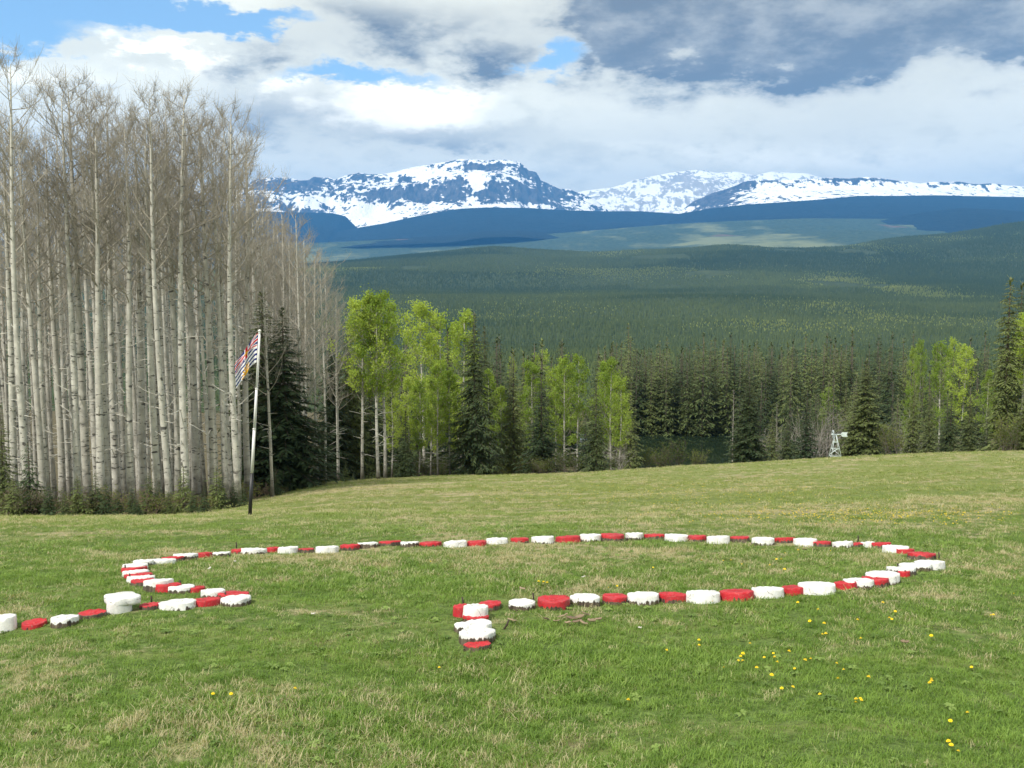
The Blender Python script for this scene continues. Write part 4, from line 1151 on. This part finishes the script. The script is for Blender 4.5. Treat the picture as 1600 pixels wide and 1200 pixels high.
def build_flag():
    x, y, z = on_ground(390, 806); D = y
    k = D / F                                                    # metres per photo pixel at the pole
    topx, topz = ratio(405.5, 519)
    T = np.array([topx * D - x, 0, topz * D - z])
    e = tag(obj("flagpole", None, None, (x, y, z)), "thin leaning flagpole, white above and black below", "flagpole")
    mp, nt, out = material("white_pole"); n = nt.noise(nt.node('ShaderNodeTexCoord').outputs['Object'], 6, 3)
    principled(nt, out, nt.mix(n, (.72, .72, .70), (.6, .6, .58)), .4, None, .5)
    mb_, nt, out = material("black_pole"); principled(nt, out, (.012, .012, .013), .45, None, .5)
    f = .235
    b = MB(); b.tube([(0, 0, -.1), T * f], [.042, .036], 12); obj("lower_pole", b.mesh("lower_pole", [mb_], True), e)
    for a0, a1, r in ((f, .48, .031), (.48, .70, .026), (.70, 1.0, .021)):
        b = MB(); b.tube([T * (a0 + .002), T * a1], [r, r * .96], 12); b.tube([T * (a1 - .006), T * a1], [r * 1.2, r * 1.2], 12)
        obj("pole_section", b.mesh("pole_section", [mp], True), e)
    b = MB(); b.tube([T, T * 1.004, T * 1.01, T * 1.015], [.012, .034, .034, .005], 12); obj("finial", b.mesh("finial", [mp], True), e)
    b = MB(); b.tube([T * .985 + [.024, -.02, 0], T * .6 + [.034, -.025, 0], T * .25 + [.040, -.03, 0]], [.003, .003, .003], 5); obj("halyard", b.mesh("halyard", [mp], True), e)
    # cloth hanging from the top, fly swinging away to the left and falling in folds
    ns, nh = 110, 66
    H, Lf = 46 * k, 46 * k * 1.55
    s = np.linspace(0, 1, ns); t = np.linspace(0, 1, nh)
    S, Tt = np.meshgrid(s, t, indexing='xy')
    hoist = (T * .995)[None, None] - (T / np.linalg.norm(T))[None, None] * (H * Tt)[..., None]
    left = -(.60 * S + .022 * np.sin(S * 9)) * Lf * .80 * (1 - .2 * Tt * S)
    down = -(.95 * S ** 1.15) * Lf * .72 + .2 * H * Tt * S
    deep = (.06 * np.sin(S * 9 + Tt * 1.4) + .03 * np.sin(S * 17 + 2 - Tt * 2)) * Lf * np.minimum(1, S * 4) * .8 - .18 * Lf * S
    X = hoist[..., 0] + left - .03; Y = hoist[..., 1] + deep; Z = hoist[..., 2] + down
    me = mesh_from("flag", np.c_[X.ravel(), Y.ravel(), Z.ravel()], grid_faces(nh, ns), smooth=True)
    ca = me.color_attributes.new("print", 'FLOAT_COLOR', 'CORNER')
    cols = []
    for r in range(nh - 1):
        for c in range(ns - 1):
            cols += [(*flag_colour((c + .5) / (ns - 1), (r + .5) / (nh - 1)), 1)] * 4
    ca.data.foreach_set('color', np.array(cols, np.float32).ravel())
    m, nt, out = material("flag_cloth")
    a = nt.node('ShaderNodeAttribute', attribute_name='print').outputs['Color']
    d = nt.node('ShaderNodeBsdfDiffuse'); nt.put(d.inputs[0], a); tr = nt.node('ShaderNodeBsdfTranslucent'); nt.put(tr.inputs[0], a)
    mx = nt.node('ShaderNodeMixShader'); mx.inputs[0].default_value = .35
    nt.l.new(d.outputs[0], mx.inputs[1]); nt.l.new(tr.outputs[0], mx.inputs[2]); nt.l.new(mx.outputs[0], out.inputs[0])
    me.materials.append(m)
    o = obj("flag", me, None, (x, y, z)); so = o.modifiers.new("thickness", 'SOLIDIFY'); so.thickness = .002
    tag(o, "limp flag with red crosses, wavy blue and white stripes and a gold sun", "flag")
build_flag()

# ------------------------------------------------------------------ little windmill
def build_windmill():
    x, y, _ = at_depth(1304, 51.5); z = gz(x, y); k = y / F
    H = (719 - 682) * k; 
    e = tag(obj("windmill", None, None, (x, y, z)), "little white ornamental windmill on the meadow edge", "windmill")
    m, nt, out = material("weathered_white_metal"); n = nt.noise(nt.node('ShaderNodeTexCoord').outputs['Object'], 5, 3)
    principled(nt, out, nt.mix(nt.ramp(n, .35, .7), (.62, .70, .70), (.45, .52, .52)), .5, None, .4)
    m2, nt, out = material("grey_blades"); principled(nt, out, (.42, .47, .50), .4, None, .5)
    b0, t0 = 8.6 * k, 1.0 * k
    cor = lambda f, sx, sy: np.array([(b0 + (t0 - b0) * f) * sx, (b0 + (t0 - b0) * f) * sy * .8, H * f])
    for sx, sy in ((-1, -1), (1, -1), (1, 1), (-1, 1)):
        b = MB(); b.tube([cor(-.05, sx, sy), cor(1, sx, sy)], [.013, .010], 6); obj("leg", b.mesh("leg", [m]), e)
    for f in (.10, .42, .70):
        b = MB()
        for (s1, s2) in (((-1, -1), (1, -1)), ((1, -1), (1, 1)), ((1, 1), (-1, 1)), ((-1, 1), (-1, -1))):
            b.tube([cor(f, *s1), cor(f, *s2)], [.011, .011], 5)
        obj("cross_bar", b.mesh("cross_bar", [m]), e)
    b = MB(); b.tube([cor(.40, -1, -1), cor(.13, 1, -1)], [.010, .010], 5); b.tube([cor(.40, 1, 1), cor(.13, -1, 1)], [.02, .02], 5); obj("brace", b.mesh("brace", [m]), e)
    hub = np.array([-4.2 * k, 0, H + 1.0 * k])
    b = MB(); b.tube([hub + [-.02, 0, 0], hub + [6.5 * k, 0, 0]], [.028, .022], 8); obj("gear_head", b.mesh("gear_head", [m2], True), e)
    w = obj("wheel", None, e, tuple(hub))
    b = MB(); b.tube([(-.07, 0, 0), (.05, 0, 0)], [.035, .045], 12); obj("hub", b.mesh("hub", [m], True), w)
    for i in range(12):
        a = i * math.pi / 6; d = np.array([0, math.cos(a), math.sin(a)]); sd_ = np.array([.5, -math.sin(a) * .87, math.cos(a) * .87])
        r0, r1 = .05, 6.8 * k
        p = [d * r0 - sd_ * .016, d * r0 + sd_ * .016, d * r1 + sd_ * .04, d * r1 - sd_ * .04]
        off = np.array([.004, 0, 0])
        b = MB(); b.add(np.array([q + off for q in p] + [q - off for q in p]), [(0, 1, 2), (0, 2, 3), (4, 6, 5), (4, 7, 6), (0, 4, 5), (0, 5, 1), (1, 5, 6), (1, 6, 2), (2, 6, 7), (2, 7, 3), (3, 7, 4), (3, 4, 0)])
        obj("blade", b.mesh("blade", [m2]), w)
    b = MB(); b.tube([hub + [6 * k, 0, 0], hub + [15 * k, 0, 0]], [.022, .02], 6); obj("tail_boom", b.mesh("tail_boom", [m]), e)
    V = np.array([(13, -2.0), (15, -3.6), (23, -3.8), (21.5, 0), (23, 3.4), (15, 3.4), (13, 2.0)]) * k
    P = np.r_[np.c_[V[:, 0], np.full(7, -.012), V[:, 1]], np.c_[V[:, 0], np.full(7, .012), V[:, 1]]] + hub
    Fc = [tuple(range(7)), tuple(range(13, 6, -1))] + [(i, i + 7, (i + 1) % 7 + 7, (i + 1) % 7) for i in range(7)]
    obj("tail_vane", mesh_from("tail_vane", P, Fc, [m]), e)
build_windmill()

# ------------------------------------------------------------------ grass, dandelions, bits on the turf
def build_grass():
    m, nt, out = material("grass_blades")
    pos = nt.node('ShaderNodeNewGeometry').outputs['Position']
    t, yy = grass_tone(nt, pos)
    tint = instancer_tint(nt)
    dry = nt.ramp(nt.math('ADD', t, nt.math('MULTIPLY_ADD', tint, .22, -.11)), .55, .64)
    n = nt.noise(pos, 5, 2, .6)
    g = nt.mix(nt.ramp(nt.math('ADD', nt.math('MULTIPLY', n, .6), nt.math('MULTIPLY', tint, .4)), .25, .75), (.098, .180, .026), (.222, .335, .066))
    g = nt.mix(nt.ramp(yy, 10, 30, 0, .6), g, (.26, .275, .09))
    c = nt.mix(dry, g, nt.mix(tint, (.29, .255, .14), (.50, .45, .28)))
    d = nt.node('ShaderNodeBsdfPrincipled'); nt.put(d.inputs['Base Color'], c); d.inputs['Roughness'].default_value = .55; d.inputs['Specular IOR Level'].default_value = .25
    tr = nt.node('ShaderNodeBsdfTranslucent'); nt.put(tr.inputs[0], nt.mix(1, c, (1.2, 1.2, .6), 'MULTIPLY'))
    mx = nt.node('ShaderNodeMixShader'); mx.inputs[0].default_value = .35
    nt.l.new(d.outputs[0], mx.inputs[1]); nt.l.new(tr.outputs[0], mx.inputs[2]); nt.l.new(mx.outputs[0], out.inputs[0])
    pr = []
    for i in range(4):
        rng = np.random.default_rng(600 + i); mb = MB(); nb = 30
        a = rng.uniform(0, 6.28, nb); r = .10 * np.sqrt(rng.random(nb))
        base = np.c_[np.cos(a) * r, np.sin(a) * r, np.full(nb, -.015)]
        hh = rng.uniform(.035, .095, nb); fa = rng.uniform(0, 6.28, nb); ln = hh * rng.uniform(.2, 1.0, nb)
        fl = rng.random(nb) < .25; hh = np.where(fl, hh * .35, hh)
        d_ = np.c_[np.cos(fa), np.sin(fa), 0 * fa]; sd_ = np.c_[-np.sin(fa), np.cos(fa), 0 * fa] * rng.uniform(.0022, .0038, nb)[:, None]
        mid = base + d_ * (ln * .35)[:, None] + np.c_[0 * fa, 0 * fa, hh * .65]; tip = base + d_ * ln[:, None] + np.c_[0 * fa, 0 * fa, hh]
        mb.quads(base - sd_, base + sd_, mid + sd_ * .8, mid - sd_ * .8); mb.tris(mid - sd_ * .8, mid + sd_ * .8, tip)
        pr.append(proto("tuft_source", mb.mesh("tuft_source", [m])))
    rng = np.random.default_rng(61); PX, PY, SC_ = [], [], []
    for d0, d1, dens, s in ((5.0, 9, 320, .95), (9, 14, 200, 1.0), (14, 24, 80, 1.15), (24, 40, 26, 1.4), (40, 62, 9, 1.6)):
        w = 1.12; A = .5 * w * (d1 ** 2 - d0 ** 2); N = int(A * dens)
        y = np.sqrt(rng.uniform(d0 ** 2, d1 ** 2, N)); x = (rng.random(N) - .5) * w * y
        PX.append(x); PY.append(y); SC_.append(np.full(N, s))
    x, y, s = map(np.concatenate, (PX, PY, SC_))
    ok = np.ones(len(x), bool)
    for a, b, r in DISCS: ok &= (x - a) ** 2 + (y - b) ** 2 > (r * .96) ** 2
    # worn ground round the near pile
    cx, cy, _ = on_ground(746, 990); d = np.hypot(x - cx, (y - cy) * .6); ok &= (d > .34) | (rng.random(len(x)) < .25)
    litter_edge = np.interp(x / y, [-.6, -.3, -.22, -.19, -.09, .08, .35, .7], [34, 37, 45, 53, 60, 64, 66, 62]); ok &= y < litter_edge
    x, y, s = x[ok], y[ok], s[ok]
    lush = .78 + .45 * fbm(x / 1.7, y / 1.7, 3, 62)
    sc = (s * lush * rng.uniform(.7, 1.25, len(x)))[:, None] * np.array([[1, 1, 1.]]); sc[:, 2] *= np.interp(y, [5, 12, 20], [.66, .58, .52])
    for a, b, r in DISCS:                                         # shorter against the paint so that the slices stay in view
        q = (np.hypot(x - a, y - b) < r + .16); sc[q, 2] *= .72
    rot = np.c_[rng.normal(0, .1, len(x)), rng.normal(0, .1, len(x)), rng.uniform(0, 6.28, len(x))]
    scatter("grass", "short spring grass with dry blades covering the meadow", np.c_[x, y, ground_z(x, y)], rot, sc, rng.random(len(x)), pr, rng.integers(0, 4, len(x)))
build_grass()

def build_weeds():
    m = leaf_material("weed_leaves", (.11, .18, .04), (.22, .31, .08), .3)
    pr = []
    for i in range(2):
        rng = np.random.default_rng(640 + i); mb = MB(); nl = 9
        for k in range(nl):
            a = k * 6.2832 / nl + rng.uniform(-.3, .3); L = rng.uniform(.05, .10); d = np.array([math.cos(a), math.sin(a), 0]); sd_ = np.array([-d[1], d[0], 0])
            t = np.array([0, .35, .7, 1.0]); w = L * np.array([.05, .16, .20, .02]) * rng.uniform(.8, 1.2); z = np.array([.01, .028, .03, .016]) * rng.uniform(.7, 1.3)
            c = d[None] * (L * t)[:, None] + np.c_[0 * t, 0 * t, z]
            for j in range(3): mb.quads((c[j] - sd_ * w[j])[None], (c[j + 1] - sd_ * w[j + 1])[None], (c[j + 1] + sd_ * w[j + 1])[None], (c[j] + sd_ * w[j])[None])
        pr.append(proto("weed_source", mb.mesh("weed_source", [m])))
    rng = np.random.default_rng(66); N = 2600
    y = np.sqrt(rng.uniform(5.2 ** 2, 19 ** 2, N)); x = (rng.random(N) - .5) * 1.1 * y
    ok = fbm(x / 1.3, y / 1.3, 3, 67) + rng.normal(0, .2, N) > .05
    for a, b, r in DISCS: ok &= (x - a) ** 2 + (y - b) ** 2 > r ** 2
    x, y = x[ok], y[ok]; n = len(x)
    scatter("weeds", "broad-leaved weed rosettes low in the grass", np.c_[x, y, ground_z(x, y) + .012], np.c_[rng.normal(0, .15, n), rng.normal(0, .15, n), rng.uniform(0, 6.28, n)],
            np.tile(rng.uniform(.28, .6, (n, 1)), (1, 3)), rng.random(n), pr, rng.integers(0, 2, n))
build_weeds()

def build_small():
    m, nt, out = material("dandelion_yellow"); principled(nt, out, (.85, .62, .015), .6)
    ms, nt, out = material("dandelion_stem"); principled(nt, out, (.12, .2, .04), .6)
    rng = np.random.default_rng(70); mb = MB()
    mb.tube([(0, 0, -.01), (.006, 0, .05), (.002, .004, .085)], [.003, .0028, .003], 5, 1)
    for ring_, (nn, R, zz) in enumerate(((16, .024, .088), (12, .018, .094), (8, .010, .099))):
        a = np.arange(nn) * 6.2832 / nn + ring_ * .2; d = np.c_[np.cos(a), np.sin(a), 0 * a]; sd_ = np.c_[-np.sin(a), np.cos(a), 0 * a] * R * .2
        c = np.array([.002, .004, .083 + .003 * ring_])
        mb.tris(np.tile(c, (nn, 1)), c + d * R - sd_ + [0, 0, zz - .085], c + d * R + sd_ + [0, 0, zz - .085])
    me = mb.mesh("dandelion", [m, ms])
    def flower(px, py, lab, grp):
        x, y, z = on_ground(px, py)
        tag(obj("dandelion", me, None, (x, y, z), (rng.normal(0, .2), rng.normal(0, .2), rng.uniform(0, 6.28)), float(rng.uniform(.42, .66))), lab, "flower", grp)
    A = [(1160, 1032), (1152, 1041), (1158, 1035), (1196, 1036), (1208, 1028), (1212, 1036), (1230, 1027), (1243, 1052), (1163, 1046), (1182, 1053), (1213, 1045), (1255, 1041), (1266, 1036), (1304, 1046), (1320, 1054), (1132, 1054), (1172, 1015), (1205, 1068), (1308, 1071), (1222, 1085), (1236, 1082)]
    B = [(1282, 962), (1267, 977), (1287, 983), (1292, 998), (1338, 979), (1377, 951), (1390, 974), (1398, 963), (1393, 974), (1346, 1005), (1548, 971), (1553, 970), (1582, 934), (1456, 1003), (1285, 995), (1248, 948), (1113, 947)]
    C = [(1456, 1071), (1454, 1078), (1457, 1074), (1343, 1100), (1340, 1104), (1345, 1102), (1339, 1110), (1484, 1171), (1486, 1178), (1495, 1185), (1485, 1136), (1512, 1122), (1356, 1066), (1284, 1093)]
    E = [(1212, 865), (1226, 870), (1214, 880), (1222, 882), (1204, 887), (1224, 893), (1159, 887), (1246, 868), (1192, 864), (1143, 880), (1098, 882), (1020, 890), (850, 918), (853, 919), (840, 919), (950, 925), (963, 921), (672, 882), (1130, 881), (1295, 866)]
    G = [(980, 1146 - 40), (333, 1093), (362, 1093), (458, 1085), (686, 1050), (1040, 1025), (1092, 1010), (1092, 1017), (1520, 1050)]
    for lst, lab, g in ((A, "yellow dandelion in the cluster on the right foreground", "dandelions of the foreground cluster"), (B, "yellow dandelion in the grass below the ring's right end", "dandelions below the ring"),
                        (C, "yellow dandelion low in the right foreground", "dandelions of the right foreground"), (E, "yellow dandelion inside the ring of log slices", "dandelions inside the ring"),
                        (G, "lone yellow dandelion in the left or middle foreground grass", "scattered dandelions")):
        for px, py in lst: flower(px, py, lab, g)
    # the far yellow carpet
    N = 2600; px = rng.normal(1060, 170, N); py = rng.normal(768, 14, N); k = (py > 748) & (py < 822)
    q = rng.random(N) < .45; px = np.where(q, rng.normal(1350, 140, N), px); py = np.where(q, rng.normal(806, 8, N), py); k = (py > 748) & (py < 824)
    P = np.array([on_ground(a, b) for a, b in zip(px[k][:2300], py[k][:2300])])
    n = len(P); rot = np.c_[rng.normal(0, .2, n), rng.normal(0, .2, n), rng.uniform(0, 6.28, n)]
    scatter("dandelion_carpet", "thin carpet of far dandelions on the upper meadow", P, rot, np.tile(rng.uniform(.22, .42, (n, 1)), (1, 3)), rng.random(n), [proto("dandelion_source", me)], np.zeros(n, int))
    # chips of bark and dead leaves
    mc, nt, out = material("bark_chip"); r = rnd_info(nt); principled(nt, out, nt.mix(r, (.30, .23, .15), (.10, .07, .045)), .9)
    mw, nt, out = material("pale_scrap"); principled(nt, out, (.55, .52, .47), .8)
    def chip(px, py, L, lab, grp, mat=mc, nm="bark_chip"):
        x, y, z = on_ground(px, py); b = MB(); L = L * .75 * y / F
        a = np.linspace(-1, 1, 6); w = L * .24 * (1 - .7 * np.abs(a) ** 3) * rng.uniform(.6, 1.2, 6); c = L * .5 * a; zz = .004 * a ** 2 + rng.normal(0, .002, 6)
        V = np.r_[np.c_[c, -w, zz + .008], np.c_[c, w, zz + .010], np.c_[c, -w, zz], np.c_[c, w, zz]]; n = 6; T = []
        for i in range(5):
            for p, q_ in ((0, n), (3 * n, 2 * n), (2 * n, 0), (n, 3 * n)): T += [(p + i, p + i + 1, q_ + i + 1), (p + i, q_ + i + 1, q_ + i)]
        for i in (0, 5): T += [(i, n + i, 3 * n + i), (i, 3 * n + i, 2 * n + i)]
        b.add(V, T); tag(obj(nm, b.mesh(nm, [mat]), None, (x, y, z + .035), (rng.normal(0, .25), rng.normal(0, .25), rng.uniform(-.7, .7))), lab, "bark" if mat is mc else "scrap", grp)
    for px, py, L in ((880, 970, 22), (893, 974, 26), (905, 972, 24), (915, 966, 18), (924, 976, 20), (935, 975, 16), (902, 978, 22), (870, 976, 16), (887, 980, 14), (912, 980, 20)):
        chip(px, py, L, "brown bark chip in the small heap right of the near pile", "bark chips of the heap")
    for px, py, L, lab in ((853, 974, 14, "lone bark chip left of the bark heap"), (800, 974, 22, "bark chip just right of the near pile"), (405, 911, 16, "curled bark flake near the ring's left opening"), (1257, 862, 14, "bark flake inside the ring at right"),
                           (1413, 1013, 18, "pale brown flake in the right foreground grass"), (816, 926, 14, "bark flake behind the first near-side slices")):
        chip(px, py, L, lab, None)
    for px, py, L, lab in ((490, 967, 12, "white scrap in the grass left of the near pile"), (328, 894, 8, "pale scrap inside the ring at left"), (367, 883, 5, "tiny pale scrap inside the ring at left"), (912, 907, 8, "pale scrap on the bare patch inside the ring"), (1000, 987, 8, "pale scrap right of the bark heap")):
        chip(px, py, L, lab, None, mw, "pale_scrap")
build_small()
